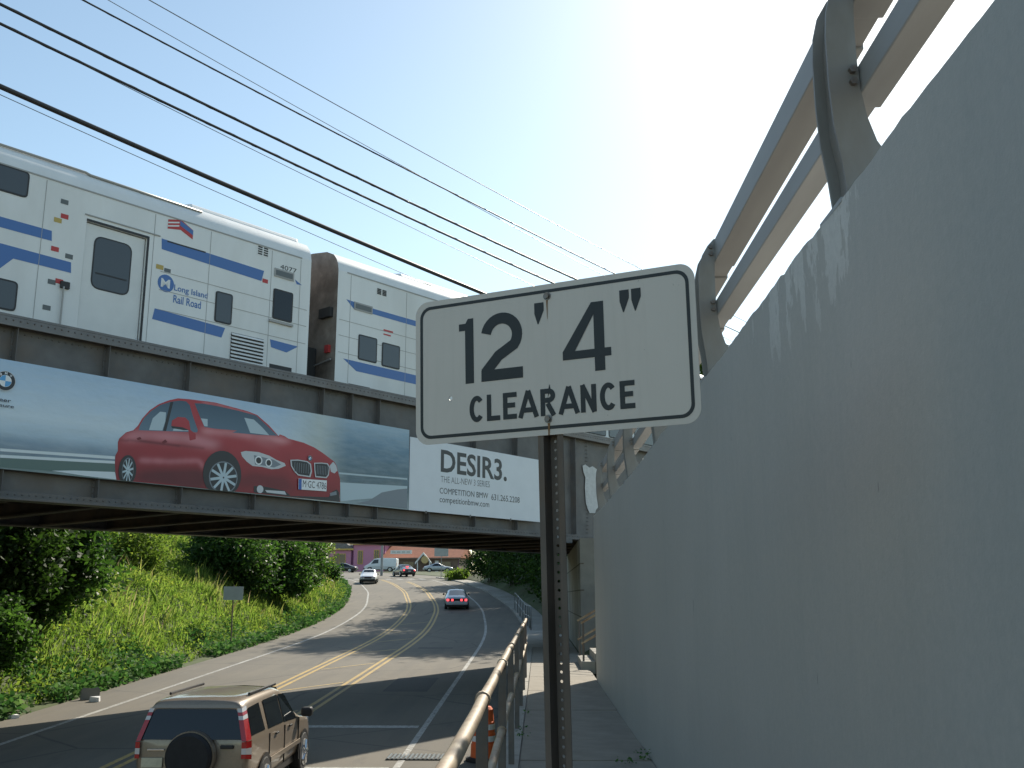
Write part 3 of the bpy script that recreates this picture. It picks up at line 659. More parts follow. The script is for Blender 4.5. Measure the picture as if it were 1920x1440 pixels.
# floor system seen from below
for s in np.arange(-18.1, 22.5, 1.808):
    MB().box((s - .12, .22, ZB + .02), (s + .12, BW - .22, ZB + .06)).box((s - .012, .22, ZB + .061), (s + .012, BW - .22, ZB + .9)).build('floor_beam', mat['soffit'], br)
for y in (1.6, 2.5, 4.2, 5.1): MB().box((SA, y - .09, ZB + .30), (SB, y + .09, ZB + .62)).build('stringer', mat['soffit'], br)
tme = MB().box((-.11, .5, 0), (.11, BW - .7, .2)).mesh('tie', mat['tie'])
for k, s in enumerate(np.arange(SA + .2, SB, .42)): link('tie', tme, br, (s, rnd.uniform(-.05, .05), ZB + 1.35))
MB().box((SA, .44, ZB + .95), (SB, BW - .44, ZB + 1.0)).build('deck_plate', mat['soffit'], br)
for y in (2.05, 3.49): MB().box((SA, y - .035, ZB + 1.551), (SB + 12, y + .035, ZB + 1.72)).build('rail', mat['steel'], br)
MB().box((10.4, -.02, ZB - .12), (11.2, .5, ZB - .001)).build('bearing_shoe', mat['girder'], br)
PATCH = [(12.05, 5.66), (12.2, 5.72), (12.42, 5.64), (12.6, 5.70), (12.84, 5.62), (12.86, 5.2), (12.92, 4.9), (12.87, 4.6), (12.9, 4.42), (12.74, 4.3), (12.7, 4.2), (12.4, 4.18), (12.3, 4.3), (12.2, 4.5), (12.16, 4.95), (12.2, 5.3), (12.1, 5.45)]
MB().add([(s, .172, z) for s, z in PATCH], [tuple(range(len(PATCH)))]).build('peeled_patch', M('bare_primer', (.55, .56, .56), .7, .12, 6), br)

# ---------------------------------------------------------------- billboards
def text_mesh(txt, off=0.0):
    cu = bpy.data.curves.new('t', 'FONT'); cu.body = txt; cu.size = 1; cu.resolution_u = 3; cu.offset = off; cu.fill_mode = 'FRONT'
    o = bpy.data.objects.new('t', cu); C.objects.link(o)
    bpy.context.view_layer.update()
    me = bpy.data.meshes.new_from_object(o.evaluated_get(bpy.context.evaluated_depsgraph_get()))
    v = [tuple(p.co) for p in me.vertices]; f = [tuple(p.vertices) for p in me.polygons]
    bpy.data.objects.remove(o); bpy.data.meshes.remove(me); bpy.data.curves.remove(cu)
    xs = [p[0] for p in v]; y_ = [p[1] for p in v]
    return v, f, min(xs), max(xs), min(y_), max(y_)
def put_text(name, txt, bl, br_, top, y, m_, parent, off=0.0, base=None):
    """fit text to the box: bl bottom-left (s,z), br_ bottom-right, top = z of the top edge"""
    v, f, x0, x1, y0, y1 = text_mesh(txt, off)
    if base is not None: y0 = base
    sx = (br_[0] - bl[0]) / (x1 - x0); sz = (top - bl[1]) / (y1 - y0); sh = (br_[1] - bl[1]) / (br_[0] - bl[0])
    m = MB(); m.add([(bl[0] + (a - x0)*sx, y, bl[1] + (b - y0)*sz + sh*(a - x0)*sx) for a, b, _ in v], f)
    return m.build(name, m_, parent)
def ell(k, n=28):
    c_, a, b = BI[k]; rx = abs(a[0] - c_[0]); rz = abs(b[1] - c_[1])
    return [(c_[0] + rx*math.cos(2*math.pi*i/n), c_[1] + rz*math.sin(2*math.pi*i/n)) for i in range(n)]
def clip_low(poly, zmin_fn):
    return [(s, max(z, zmin_fn(s))) for s, z in poly]
def print_bg():
    m, nt, b = new_mat('billboard_print'); tc = N(nt, 'ShaderNodeTexCoord'); sp = N(nt, 'ShaderNodeSeparateXYZ'); nt.links.new(tc.outputs['Object'], sp.inputs[0])
    zf = math_(nt, 'DIVIDE', math_(nt, 'SUBTRACT', sp.outputs[2], 3.75), 2.1); sf = math_(nt, 'DIVIDE', math_(nt, 'ADD', sp.outputs[0], 6.2), 10.5)
    left = ramp(nt, zf, [(0, (.16, .22, .20)), (.17, (.15, .21, .26)), (.29, (.24, .33, .42)), (.37, (.42, .54, .64)), (.52, (.60, .70, .78)), (.75, (.50, .63, .76)), (1, (.40, .55, .72))])
    right = ramp(nt, zf, [(0, (.30, .37, .40)), (.2, (.10, .15, .18)), (.4, (.10, .17, .22)), (.7, (.13, .24, .34)), (1, (.34, .47, .58))])
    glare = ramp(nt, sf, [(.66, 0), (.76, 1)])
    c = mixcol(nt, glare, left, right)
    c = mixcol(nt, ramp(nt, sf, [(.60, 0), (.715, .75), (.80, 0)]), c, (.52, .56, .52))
    bl = noise(nt, coords(nt, (.6, 1, 3)), 3, 3)
    c = mixcol(nt, math_(nt, 'MULTIPLY', ramp(nt, bl, [(.4, 0), (.7, 1)]), .12), c, (.75, .8, .82))
    bump(nt, b, noise(nt, coords(nt, (.8, 1, 1.6)), 2.2, 4, .5), .5, .05)
    nt.links.new(c, b.inputs['Base Color']); b.inputs['Roughness'].default_value = .35; return m
def printed(name, c0, c1, axis=2, lo=3.8, hi=5.8, r=.35):
    """ink whose printed colour runs from c0 to c1 across the picture"""
    m, nt, b = new_mat(name); tc = N(nt, 'ShaderNodeTexCoord'); sp = N(nt, 'ShaderNodeSeparateXYZ'); nt.links.new(tc.outputs['Object'], sp.inputs[0])
    f = math_(nt, 'DIVIDE', math_(nt, 'SUBTRACT', sp.outputs[axis], lo), hi - lo)
    nt.links.new(ramp(nt, f, [(0, c0), (1, c1)]), b.inputs['Base Color']); b.inputs['Roughness'].default_value = r; return m
ink = dict(red=printed('ink_red', (.27, .012, .026), (.46, .04, .055), 2, 4.0, 5.3), red_light=plain('ink_light_red', (.55, .17, .19), .35), red_dark=plain('ink_dark_red', (.17, .010, .022), .35),
  glass=printed('ink_window', (.12, .19, .26), (.045, .09, .14), 2, 4.9, 5.7), pale=plain('ink_pale', (.46, .56, .62), .35), dark=plain('ink_dark', (.02, .022, .03), .35), grey=plain('ink_grey', (.20, .23, .27), .35),
  chrome=plain('ink_silver', (.55, .57, .6), .35), white=plain('ink_white', (.78, .80, .82), .35), blue=plain('ink_blue', (.03, .12, .42), .35), line=plain('ink_line', (.66, .72, .75), .35), bluegreen=plain('ink_hedge', (.10, .16, .15), .35), text=plain('ink_text', (.035, .038, .045), .4), text2=plain('ink_text_grey', (.17, .175, .19), .4))
bb = thing('billboard', 'long billboard with a red saloon car picture fixed to the bridge girder', 'billboard', (*B0, 0), BRZ)
bpoly = [(-9.6, 5.84), (4.235, 5.812), (4.27, 3.751), (-9.6, 3.87)]
bpan = MB().prism(bpoly, lambda u, v, t: (u, t, v), 0, .025).build('panel', print_bg(), bb)
zmin = lambda s: 3.751 + (4.27 - s) * .0091 + .004
lay = [0]
def shape(name, pts, m_, parent=None, clip=True):
    lay[0] += 1
    if clip: pts = clip_low(pts, zmin)
    return MB().add([(s, -.0012 - .0003*lay[0], z) for s, z in pts], [tuple(range(len(pts)))]).build(name, m_, parent or bpan)
shape('printed_hedge', BI['dark_left'] , ink['bluegreen']); shape('printed_rail', BI['rail1'], ink['line']); shape('printed_rail', BI['rail2'], ink['line']); shape('printed_verge', BI['gl'], ink['line'])
shape('printed_rail', BI['rail3'], ink['pale']); shape('printed_road', BI['road_r'], ink['pale']); shape('printed_shade', BI['dk_r'], ink['grey'])
cb = shape('printed_car', BI['body'] , ink['red'])
# the paintwork of the pictured car: printed tones that run softly into each other, one colour per point of a fine grid
gs, gz, st_ = np.arange(-3.9, 2.62, .02), np.arange(3.72, 5.72, .02), .02
GS, GZ = np.meshgrid(gs, gz)
def inside(poly):
    m_ = np.zeros(GS.shape, bool); q = poly[-1]
    for p in poly:
        c_ = ((p[1] > GZ) != (q[1] > GZ)) & (GS < (q[0] - p[0]) * (GZ - p[1]) / (q[1] - p[1] + 1e-9) + p[0]); m_ ^= c_; q = p
    return m_
def soft(poly, r):
    a = inside(poly).astype(float); k = np.exp(-.5 * (np.arange(-3*r, 3*r + 1) / r)**2); k /= k.sum()
    a = np.apply_along_axis(lambda v: np.convolve(v, k, 'same'), 0, a); return np.apply_along_axis(lambda v: np.convolve(v, k, 'same'), 1, a)[..., None]
tone = np.array([.25, .012, .024]) + (np.array([.44, .038, .052]) - np.array([.25, .012, .024])) * np.clip((GZ - 4.0) / 1.2, 0, 1)[..., None]
for k, c_, r, am in (('sill_dark', (.10, .006, .016), 5, .85), ('front_dark', (.15, .008, .02), 5, .8), ('belt_light', (.62, .25, .28), 4, .75), ('hood_light', (.66, .27, .29), 3, .85), ('hood_light2', (.60, .2, .22), 4, .7), ('roof_light', (.6, .24, .26), 2, .8), ('door_light', (.58, .2, .23), 2, .8), ('crease', (.13, .008, .02), 1, .9)):
    mk = np.clip(soft(BI[k], r) * am * (1.5 if r > 2 else 1.2), 0, am); tone = tone * (1 - mk) + np.array(c_) * mk
tone *= 1 + .05 * np.sin(GS * 7 + GZ * 5)[..., None] * np.sin(GZ * 9)[..., None]
bi_ = inside(clip_low(BI['body'], zmin)); ok = bi_[:-1, :-1] & bi_[1:, :-1] & bi_[:-1, 1:] & bi_[1:, 1:]
lay[0] += 1; wy = -.0012 - .0003*lay[0]; nc = len(gs)
fm = bpy.data.meshes.new('paintwork'); jj, ii = np.nonzero(ok)
fm.from_pydata([(float(a), wy, float(b)) for a, b in zip(GS.ravel(), GZ.ravel())], [], [(int(j*nc+i), int(j*nc+i+1), int((j+1)*nc+i+1), int((j+1)*nc+i)) for j, i in zip(jj, ii)])
ca = fm.color_attributes.new('ink', 'FLOAT_COLOR', 'POINT'); ca.data.foreach_set('color', np.concatenate([tone, np.ones(GS.shape + (1,))], 2).astype(np.float32).ravel())
im_, int_, ib_ = new_mat('printed_paintwork'); at_ = N(int_, 'ShaderNodeAttribute'); at_.attribute_name = 'ink'; int_.links.new(at_.outputs['Color'], ib_.inputs['Base Color']); ib_.inputs['Roughness'].default_value = .35
fm.materials.append(im_); link('paintwork', fm, cb)
for nm, k, m_ in (
                  ('side_window', 'side_glass', 'glass'), ('window_light', 'side_light', 'pale'), ('window_light', 'front_light', 'pale'), ('door_pillar', 'pillar', 'dark'), ('windscreen', 'windshield', 'glass'), ('window_light', 'ws_light', 'pale'), ('window_light', 'ws_light2', 'pale'), ('door_mirror', 'mirror', 'red'), ('mirror_edge', 'mirror_dark', 'dark'),
                  ('door_handle', 'handle1', 'red_dark'), ('door_handle', 'handle2', 'red_dark'), ('headlamp', 'headlight', 'chrome'), ('headlamp_inner', 'hl_dark', 'grey'), ('headlamp', 'headlight2', 'chrome'), ('bumper', 'bumper', 'dark'), ('trim_bar', 'bar', 'chrome'), ('fog_lamp', 'fog2', 'grey')):
    shape(nm, BI[k], ink[m_], cb)
for nm, k, m_ in (('wheel_arch', 'farch', 'dark'), ('wheel_rim', 'frim', 'grey'), ('wheel_arch', 'rarch', 'dark'), ('wheel_rim', 'rrim', 'grey'), ('lamp_ring', 'hl1', 'white'), ('lamp_ring', 'hl2', 'white'), ('fog_lamp', 'fog', 'chrome')):
    shape(nm, ell(k), ink[m_], cb)
def scaled(pts, k, k2=None):
    cx_ = sum(p[0] for p in pts)/len(pts); cz_ = sum(p[1] for p in pts)/len(pts); return [(cx_ + (a-cx_)*k, cz_ + (b-cz_)*(k2 or k)) for a, b in pts]
for k in ('hl1', 'hl2'): shape('lamp_lens', scaled(ell(k), .68), ink['dark'], cb)
for k in ('frim', 'rrim'):                                            # spokes
    c_, a, b = BI[k]; rx = abs(a[0]-c_[0]); rz = abs(b[1]-c_[1])
    shape('rim_edge', scaled(ell(k), .93), ink['dark'], cb)
    for q in range(10):
        t = 2*math.pi*q/10 + .2; d = .09
        shape('spoke', [(c_[0] + rx*.1*math.cos(t-1), c_[1] + rz*.1*math.sin(t-1)), (c_[0] + rx*.92*math.cos(t-d), c_[1] + rz*.92*math.sin(t-d)), (c_[0] + rx*.92*math.cos(t+d), c_[1] + rz*.92*math.sin(t+d)), (c_[0] + rx*.1*math.cos(t+1), c_[1] + rz*.1*math.sin(t+1))], ink['pale'], cb)
for k in ('k1', 'k2'):
    shape('grille_frame', BI[k], ink['chrome'], cb); shape('grille', scaled(BI[k], .88, .86), ink['dark'], cb)
    p = scaled(BI[k], .88, .86); a0 = min(q[0] for q in p); a1 = max(q[0] for q in p); z0 = min(q[1] for q in p); z1 = max(q[1] for q in p)
    for q in range(7):
        s = a0 + (a1-a0)*(.16 + .7*q/6); shape('grille_bar', [(s, z0+.05), (s+.012, z0+.05), (s+.012, z1-.05), (s, z1-.05)], ink['grey'], cb)
def roundel(c_, r, parent):
    f = lambda rr, n=28: [(c_[0] + rr*math.cos(2*math.pi*i/n), c_[1] + rr*math.sin(2*math.pi*i/n)) for i in range(n)]
    shape('emblem', f(r), ink['chrome'], parent, False); shape('emblem_ring', f(r*.94), ink['dark'], parent, False); shape('emblem_field', f(r*.6), ink['white'], parent, False)
    for a0 in (90, 270): shape('emblem_quarter', [c_] + [(c_[0] + r*.57*math.cos(R(a0 + 9*k)), c_[1] + r*.57*math.sin(R(a0 + 9*k))) for k in range(11)], ink['emblem_blue'], parent, False)
    if r > .1:
        for ch, an in (('B', 130), ('M', 90), ('W', 50)):
            q = (c_[0] + r*.77*math.cos(R(an)), c_[1] + r*.77*math.sin(R(an))); d = r*.12
            put_text('emblem_letter', ch, (q[0]-d, q[1]-d), (q[0]+d, q[1]-d), q[1]+d, -.0012 - .0003*(lay[0]+1), ink['white'], parent, .02)
ink['emblem_blue'] = plain('ink_emblem_blue', (.10, .36, .68), .35)
lc = BI['logo']; roundel((lc[0][0], lc[0][1]), .185, bpan)
ec = BI['emblem'][0]; roundel((ec[0], ec[1]), .065, cb)
pc = BI['plate']; shape('number_plate', pc, ink['white'], cb); shape('plate_band', BI['plate_blue'], ink['blue'], cb)
lay[0] += 1; pt = BI['plate_text']; put_text('plate_text', 'M·GC 4786', pt[0], (pt[1][0], pt[0][1] - .0), pt[2][1], -.0012 - .0003*lay[0], ink['text'], cb, .0)
lay[0] += 1; put_text('slogan', 'Sheer', (-6.19, 5.05), (-5.82, 5.045), 5.12, -.0012 - .0003*lay[0], ink['text'], bpan, .01); put_text('slogan', 'Driving Pleasure', (-6.72, 4.94), (-5.76, 4.93), 5.02, -.0012 - .0003*lay[0], ink['text'], bpan, .01)
tb = thing('billboard', 'white billboard with black DESIR3 lettering fixed to the bridge girder', 'billboard', (*B0, 0), BRZ)
tpo = [(4.275, 5.64), (9.75, 5.58), (9.75, 3.735), (4.275, 3.75)]
tpan = MB().prism(tpo, lambda u, v, t: (u, t, v), -.004, .022).build('panel', M('white_vinyl', (.70, .73, .78), .4, .03, 2), tb)
for txt, k, m_, o_ in (('DESIR3.', 't1', 'text', .022), ('THE ALL-NEW 3 SERIES', 't2', 'text2', -.004), ('COMPETITION BMW', 't3', 'text', .0), ('631.265.2208', 't3b', 'text', .0), ('competitionbmw.com', 't4', 'text', .0)):
    p = list(BI[k]); dz = dict(t4=.07, t3b=.02).get(k, 0); p[0] = (p[0][0], p[0][1] - dz); p[1] = (p[1][0], p[1][1] - dz); p[2] = (p[2][0], p[2][1] + (.03 if k == 't3b' else 0)); put_text('lettering', txt, p[0], p[1], p[2][1], -.0065, ink[m_], tpan, o_)
for s in (4.9, 6.6, 8.3): MB().box((s - .03, -.006, 3.70), (s + .03, .03, 3.765)).build('clip', mat['girder'], tb)
# ---------------------------------------------------------------- double-deck train on the bridge (same local axes as the bridge)
tm = dict(body=M('train_white', (.78, .78, .775), .38, .06, 1.2, stretch=(1, 1, .3), dirt=(.62, .60, .56), dirt_amt=.5), roof=M('train_roof', (.74, .75, .76), .45, .05, 2), blue=plain('stripe_blue', (.07, .17, .43), .4), gasket=plain('gasket', (.03, .03, .033), .6),
  end=M('train_end_dirt', (.30, .26, .23), .7, .25, 2.5, dirt=(.10, .075, .06), dirt_amt=.8), door=M('train_door', (.72, .72, .71), .4, .05, 2), vent=plain('vent_dark', (.04, .04, .042), .7), red=plain('decal_red', (.5, .05, .05), .5), gold=plain('decal_gold', (.5, .36, .1), .5), panel=plain('display_panel', (.12, .13, .13), .3), trim=plain('trim_grey', (.36, .35, .34), .4))
TY = 1.0
def section(): return [(TY, 9.95), (TY + .03, 10.12), (TY + .10, 10.28), (TY + .22, 10.42), (TY + .5, 10.55), (TY + 1.1, 10.64), (TY + 1.6, 10.66)]
def rpoly(pts, r=.08, n=4):
    out = []; m_ = len(pts)
    for i in range(m_):
        p, a, b = Vector(pts[i]), Vector(pts[i-1]), Vector(pts[(i+1) % m_])
        p0 = p + (a - p).normalized() * r; p1 = p + (b - p).normalized() * r
        for k in range(n + 1):
            t = k / n; out.append(tuple((p0*(1-t)*(1-t) + p*2*t*(1-t) + p1*t*t)))
    return out
def decal(name, pts, m_, parent, d=.004): return MB().add([(s, TY - d, z) for s, z in pts], [tuple(range(len(pts)))]).build(name, m_, parent)
def rect(s0, z0, s1, z1): return [(s0, z0), (s1, z0), (s1, z1), (s0, z1)]
def bbox(p): return min(q[0] for q in p), min(q[1] for q in p), max(q[0] for q in p), max(q[1] for q in p)
def window(parent, s0, z0, s1, z1, r=.07, m_=None):
    fr = MB().prism(rpoly(rect(s0 - .035, z0 - .035, s1 + .035, z1 + .035), r + .03), lambda u, v, t: (u, t, v), TY - .012, TY - .001).build('window', tm['gasket'], parent)
    MB().add([(s, TY - .0145, z) for s, z in rpoly(rect(s0, z0, s1, z1), r)], [tuple(range(20))]).build('pane', m_ or mat['grey_glass'], fr)
    return fr
def train_car(lab, s0, s1, door):
    t = thing('train_car', lab, 'train', (*B0, 0), BRZ, 'cars of the white double deck train')
    z0 = 5.45; m = MB(); door = sorted(door)
    cols = [s0] + [q for d in door for q in (d[0], d[1])] + [s1]
    for i in range(len(cols) - 1):
        a, b = cols[i], cols[i+1]; zz = door[i//2][2] if i % 2 else z0
        n_ = max(1, int((b - a) / 2))
        for k in range(n_):
            p, q = a + (b-a)*k/n_, a + (b-a)*(k+1)/n_
            m.add([(p, TY, zz), (q, TY, zz), (q, TY, 9.95), (p, TY, 9.95)], [(0,1,2,3)])
        if i % 2: m.add([(a, TY, z0), (a, TY+.09, z0), (a, TY+.09, zz), (a, TY, zz), (b, TY, z0), (b, TY+.09, z0), (b, TY+.09, zz), (b, TY, zz)], [(0,1,2,3), (7,6,5,4), (3,2,6,7)])
    far = 2*(TY + 1.6) - TY
    m.add([(s0, far, z0), (s1, far, z0), (s1, far, 9.95), (s0, far, 9.95)], [(3,2,1,0)]); m.add([(s0, TY, z0), (s1, TY, z0), (s1, far, z0), (s0, far, z0)], [(3,2,1,0)])
    body = m.build('body_side', tm['body'], t)
    sec = section(); full = sec + [(2*(TY+1.6) - y, z) for y, z in reversed(sec[:-1])]; n_ = len(full); m = MB()
    m.add([(s0, y, z) for y, z in full] + [(s1, y, z) for y, z in full], [(i, n_+i, n_+i+1, i+1) for i in range(n_-1)])
    m.build('roof', tm['roof'], t, smooth=True)
    for e, s in ((-1, s0), (1, s1)):
        p = [(TY, z0)] + full + [(far, z0)]
        MB().add([(s, y, z) for y, z in p], [tuple(range(len(p))) if e < 0 else tuple(reversed(range(len(p))))]).build('end_wall', tm['end'], t)
    MB().box((s0 + .3, TY - .012, 9.93), (s1 - .3, TY - .001, 9.96)).build('gutter', tm['trim'], t)
    for d in door:
        dd = MB().box((d[0] + .02, TY + .05, z0), (d[1] - .02, TY + .085, d[2] - .02)).build('door', tm['door'], t, bevel=.01)
        w0, v0, w1, v1 = d[3]
        MB().prism(rpoly(rect(w0 - .03, v0 - .03, w1 + .03, v1 + .03), .2, 6), lambda u, v, t_: (u, t_, v), TY + .044, TY + .0495).build('window_seal', tm['gasket'], dd)
        MB().add([(s, TY + .0425, z) for s, z in rpoly(rect(w0, v0, w1, v1), .17, 6)], [tuple(range(28))]).build('window_pane', mat['grey_glass'], dd)
        MB().box((w0 + .05, TY + .036, v0 + .3), (w1 - .05, TY + .0415, v0 + .33)).build('grab_bar', tm['gasket'], dd)
        MB().box((d[0] - .05, TY - .02, d[2] + .12), (d[1] + .3, TY - .001, d[2] + .145)).build('drip_strip', tm['trim'], t)
        MB().box((d[1] - .001, TY - .008, z0), (d[1] + .05, TY - .001, d[2] + .05)).build('door_side_shade', tm['gasket'], t); MB().box((d[0], TY - .008, d[2] - .001), (d[1], TY - .001, d[2] + .05)).build('door_top_shade', tm['gasket'], t)  # dark strips right of and above the door paint in its recess shadow
    for y in (.0,):
        for q in (s0 + 4, s1 - 4):
            bg_ = MB().box((q - 1.6, 1.6, 5.25), (q + 1.6, 3.7, 5.44)).build('bogie', tm['vent'], t)
            for dx in (-1.1, 1.1):
                for yy_ in (2.05, 3.49): MB().tube([(q + dx, yy_ - .06, 5.43), (q + dx, yy_ + .06, 5.43)], .41, 18).build('wheel', mat['steel'], bg_)
    return t, body
dw = bbox(TR['doorwin'])
c1, b1 = train_car('white double deck train car with sliding door and louvres above the red car billboard', -27.4, 1.63, [(-4.25, -2.87, 9.29, (-4.0, 7.92, -3.2, 9.02)), (-23.2, -21.8, 9.29, (-22.95, 7.92, -22.15, 9.02))])
c2, b2 = train_car('white double deck train car with two paired small windows beyond the coupling gap', 2.52, 31.0, [(27.5, 28.8, 9.29, (27.75, 7.92, 28.55, 9.02))])
def stripe(parent, pts): return decal('blue_stripe', pts, tm['blue'], parent)
stripe(c1, [(-20.5, 8.91), TR['stripeA'][1], TR['stripeA'][2], (-20.5, 8.68)])
stripe(c1, [(-20, 7.10), (-19.8, 6.9), (-7.1, 6.9), (-5.95, 8.33), TR['stripeB'][1], TR['stripeB'][2], (-5.64, 8.085), (-6.9, 6.65), (-20, 6.65)])
for k in ('stripeC', 'stripeD', 'stripeD2', 'tri1'): stripe(c1, TR[k])
for q in range(9):                                                    # upper and lower deck windows
    s1_ = -5.53 - q * 1.62; window(c1, s1_ - 1.38, 9.42, s1_, 10.06 if False else 9.90 + .0); window(c1, s1_ - 1.38, 7.06, s1_, 7.60)
    s2_ = 8.3 + q * 1.62; window(c2, s2_, 9.35, s2_ + 1.38, 9.88); window(c2, s2_, 7.02, s2_ + 1.38, 7.58)
window(c1, *bbox(TR['smallwin']), .04); window(c1, *bbox(TR['darkwin']), .03, mat['glass'])
MB().box((.42, TY - .05, 8.10), (1.12, TY - .001, 8.16)).build('sill_ledge', tm['trim'], c1)
def display(parent, k):
    s0, z0, s1, z1 = bbox(TR[k]); d = MB().box((s0, TY - .02, z0 + .03), (s1, TY - .001, z1 - .02)).build('destination_display', tm['trim'], parent); MB().box((s0 + .04, TY - .024, z0 + .07), (s1 - .04, TY - .0205, z1 - .06)).build('display_face', tm['panel'], d)
display(c1, 'disp1'); display(c2, 'disp2')
def louvre(parent, s0, z0, s1, z1, n, nm='louvre'):
    l = MB().box((s0, TY - .006, z0), (s1, TY - .001, z1)).build(nm, tm['vent'], parent); h = (z1 - z0) / n
    for k in range(n): z = z0 + h*(k + .5); MB().add([(s0, TY - .045, z - h*.22), (s1, TY - .045, z - h*.22), (s1, TY - .008, z + h*.38), (s0, TY - .008, z + h*.38), (s0, TY - .04, z - h*.28), (s1, TY - .04, z - h*.28), (s1, TY - .0065, z + h*.2), (s0, TY - .0065, z + h*.2)], [(0,1,2,3), (5,4,7,6), (0,4,5,1)]).build('slat', tm['body'], l)
louvre(c1, -.6, 6.93, .31, 7.62, 8)
def vent(parent, k):
    s0, z0, s1, z1 = bbox(TR[k]); v = MB().box((s0, TY - .005, z0), (s1, TY - .001, z1)).build('small_vent', tm['body'], parent)
    for q in range(4):
        z = z0 + (z1-z0)*(.12 + .24*q)
        for a, b in ((s0 + .02, (s0+s1)/2 - .02), ((s0+s1)/2 + .02, s1 - .02)): MB().box((a, TY - .009, z), (b, TY - .0055, z + .035)).build('vent_slot', tm['vent'], v)
vent(c1, 'vent'); vent(c2, 'vent2')
for c_, k in ((c1, 'step1'), (c2, 'step2')):
    s0, z0, s1, z1 = bbox(TR[k]); MB().box((s0, TY - .006, z0 - .06), (s1, TY - .001, z1 + .02)).build('step_recess', tm['vent'], c_); MB().box((s0 - .02, TY - .05, z0 - .075), (s1 + .02, TY - .0065, z0 - .045)).build('step_plate', tm['trim'], c_)
stripe(c2, TR['triE']); stripe(c2, [TR['stripeE'][0], (26.5, 9.14), (26.5, 8.9), TR['stripeE'][3]]); stripe(c2, [TR['stripeF'][0], (26.5, 7.57), (26.5, 7.34), TR['stripeF'][3]])
window(c2, *bbox(TR['w1']), .03); window(c2, *bbox(TR['w2']), .03)
# lettering and small decals
put_text('car_number', '4077', (.68, 9.50), (1.18, 9.50), 9.62, TY - .004, tm['gasket'], c1)
f0, f1 = TR['flag'][0], TR['flag'][1]
fl = decal('flag_decal', [(f0[0] - .02, f0[1] - .02), (f0[0] + .3, f0[1] + .06), (f0[0] + .62, f0[1] - .1), (f0[0] + .62, f0[1] - .32), (f0[0] + .3, f0[1] - .18), (f0[0] - .02, f0[1] - .24)], tm['red'], c1)
decal('flag_field', [(f0[0] + .28, f0[1] + .04), (f0[0] + .62, f0[1] - .11), (f0[0] + .62, f0[1] - .22), (f0[0] + .28, f0[1] - .08)], tm['blue'], c1, .006)
for q in range(2): decal('flag_stripe', [(f0[0] - .02, f0[1] - .08 - q*.08), (f0[0] + .26, f0[1] - .0 - q*.08), (f0[0] + .26, f0[1] - .035 - q*.08), (f0[0] - .02, f0[1] - .115 - q*.08)], tm['body'], c1, .006)
ft = TR['flagtext']; MB().box((ft[0][0], TY - .005, ft[0][1] - .26), (ft[0][0] + .98, TY - .002, ft[0][1] - .225)).build('flag_caption', tm['gasket'], c1)
mt = TR['mta']; mc = (mt[0][0] + .15, (mt[0][1] + mt[1][1])/2)
md = decal('round_emblem', [(mc[0] + .2*math.cos(2*math.pi*k/24), mc[1] + .2*math.sin(2*math.pi*k/24)) for k in range(24)], tm['blue'], c1)
put_text('emblem_text', 'M', (mc[0] - .12, mc[1] - .1), (mc[0] + .1, mc[1] - .1), mc[1] + .1, TY - .0055, tm['body'], md, .02)
mx = TR['mtatext']; put_text('operator_name', 'Long Island', (mx[0][0], mx[0][1] - .22), (mx[0][0] + .86, mx[0][1] - .22), mx[0][1] - .04, TY - .004, tm['blue'], c1, .015); put_text('operator_name', 'Rail Road', (mx[0][0], mx[0][1] - .46), (mx[0][0] + .7, mx[0][1] - .46), mx[0][1] - .28, TY - .004, tm['blue'], c1, .015)
sk = TR['sticker']; decal('sticker', rect(sk[0][0], sk[1][1] + .02, sk[0][0] + .18, sk[0][1] - .02), tm['gold'], c1); decal('sticker', rect(sk[0][0] + .2, sk[1][1], sk[0][0] + .36, sk[0][1] - .06), tm['panel'], c1)
for s, z, m_ in ((-4.75, 9.55, 'panel'), (-4.85, 9.12, 'gold'), (-4.72, 9.24, 'red'), (-4.85, 8.5, 'red'), (-4.55, 8.42, 'panel'), (-4.7, 7.85, 'red'), (-4.85, 7.8, 'panel'), (-4.9, 7.25, 'panel'), (.26, 9.08, 'red')): decal('sticker', rect(s - .08, z - .05, s + .08, z + .05), tm[m_], c1)
decal('sticker', rect(4.15, 8.62, 4.5, 8.68), tm['red'], c2); decal('sticker', rect(4.15, 8.52, 4.42, 8.56), tm['red'], c2)
MB().tube([(-4.62, TY - .05, 6.9), (-4.62, TY - .05, 7.75)], .02, 8).build('grab_rail', tm['trim'], c1); MB().box((-4.68, TY - .06, 7.72), (-4.5, TY - .001, 7.86)).build('rail_bracket', tm['vent'], c1)
for z in (8.62, 8.2, 7.75): MB().box((-2.5, TY - .006, z), (1.55, TY - .0025, z + .012)).build('panel_seam', tm['trim'], c1); MB().box((2.6, TY - .006, z), (8, TY - .0025, z + .012)).build('panel_seam', tm['trim'], c2)
for s in (-6.9, -5.15, -2.72, -1.3, .42, 1.3): MB().box((s, TY - .0045, 6.4), (s + .012, TY - .002, 9.9)).build('panel_seam', tm['trim'], c1)
for s in (2.95, 4.98, 6.4): MB().box((s, TY - .0045, 6.4), (s + .012, TY - .002, 9.9)).build('panel_seam', tm['trim'], c2)
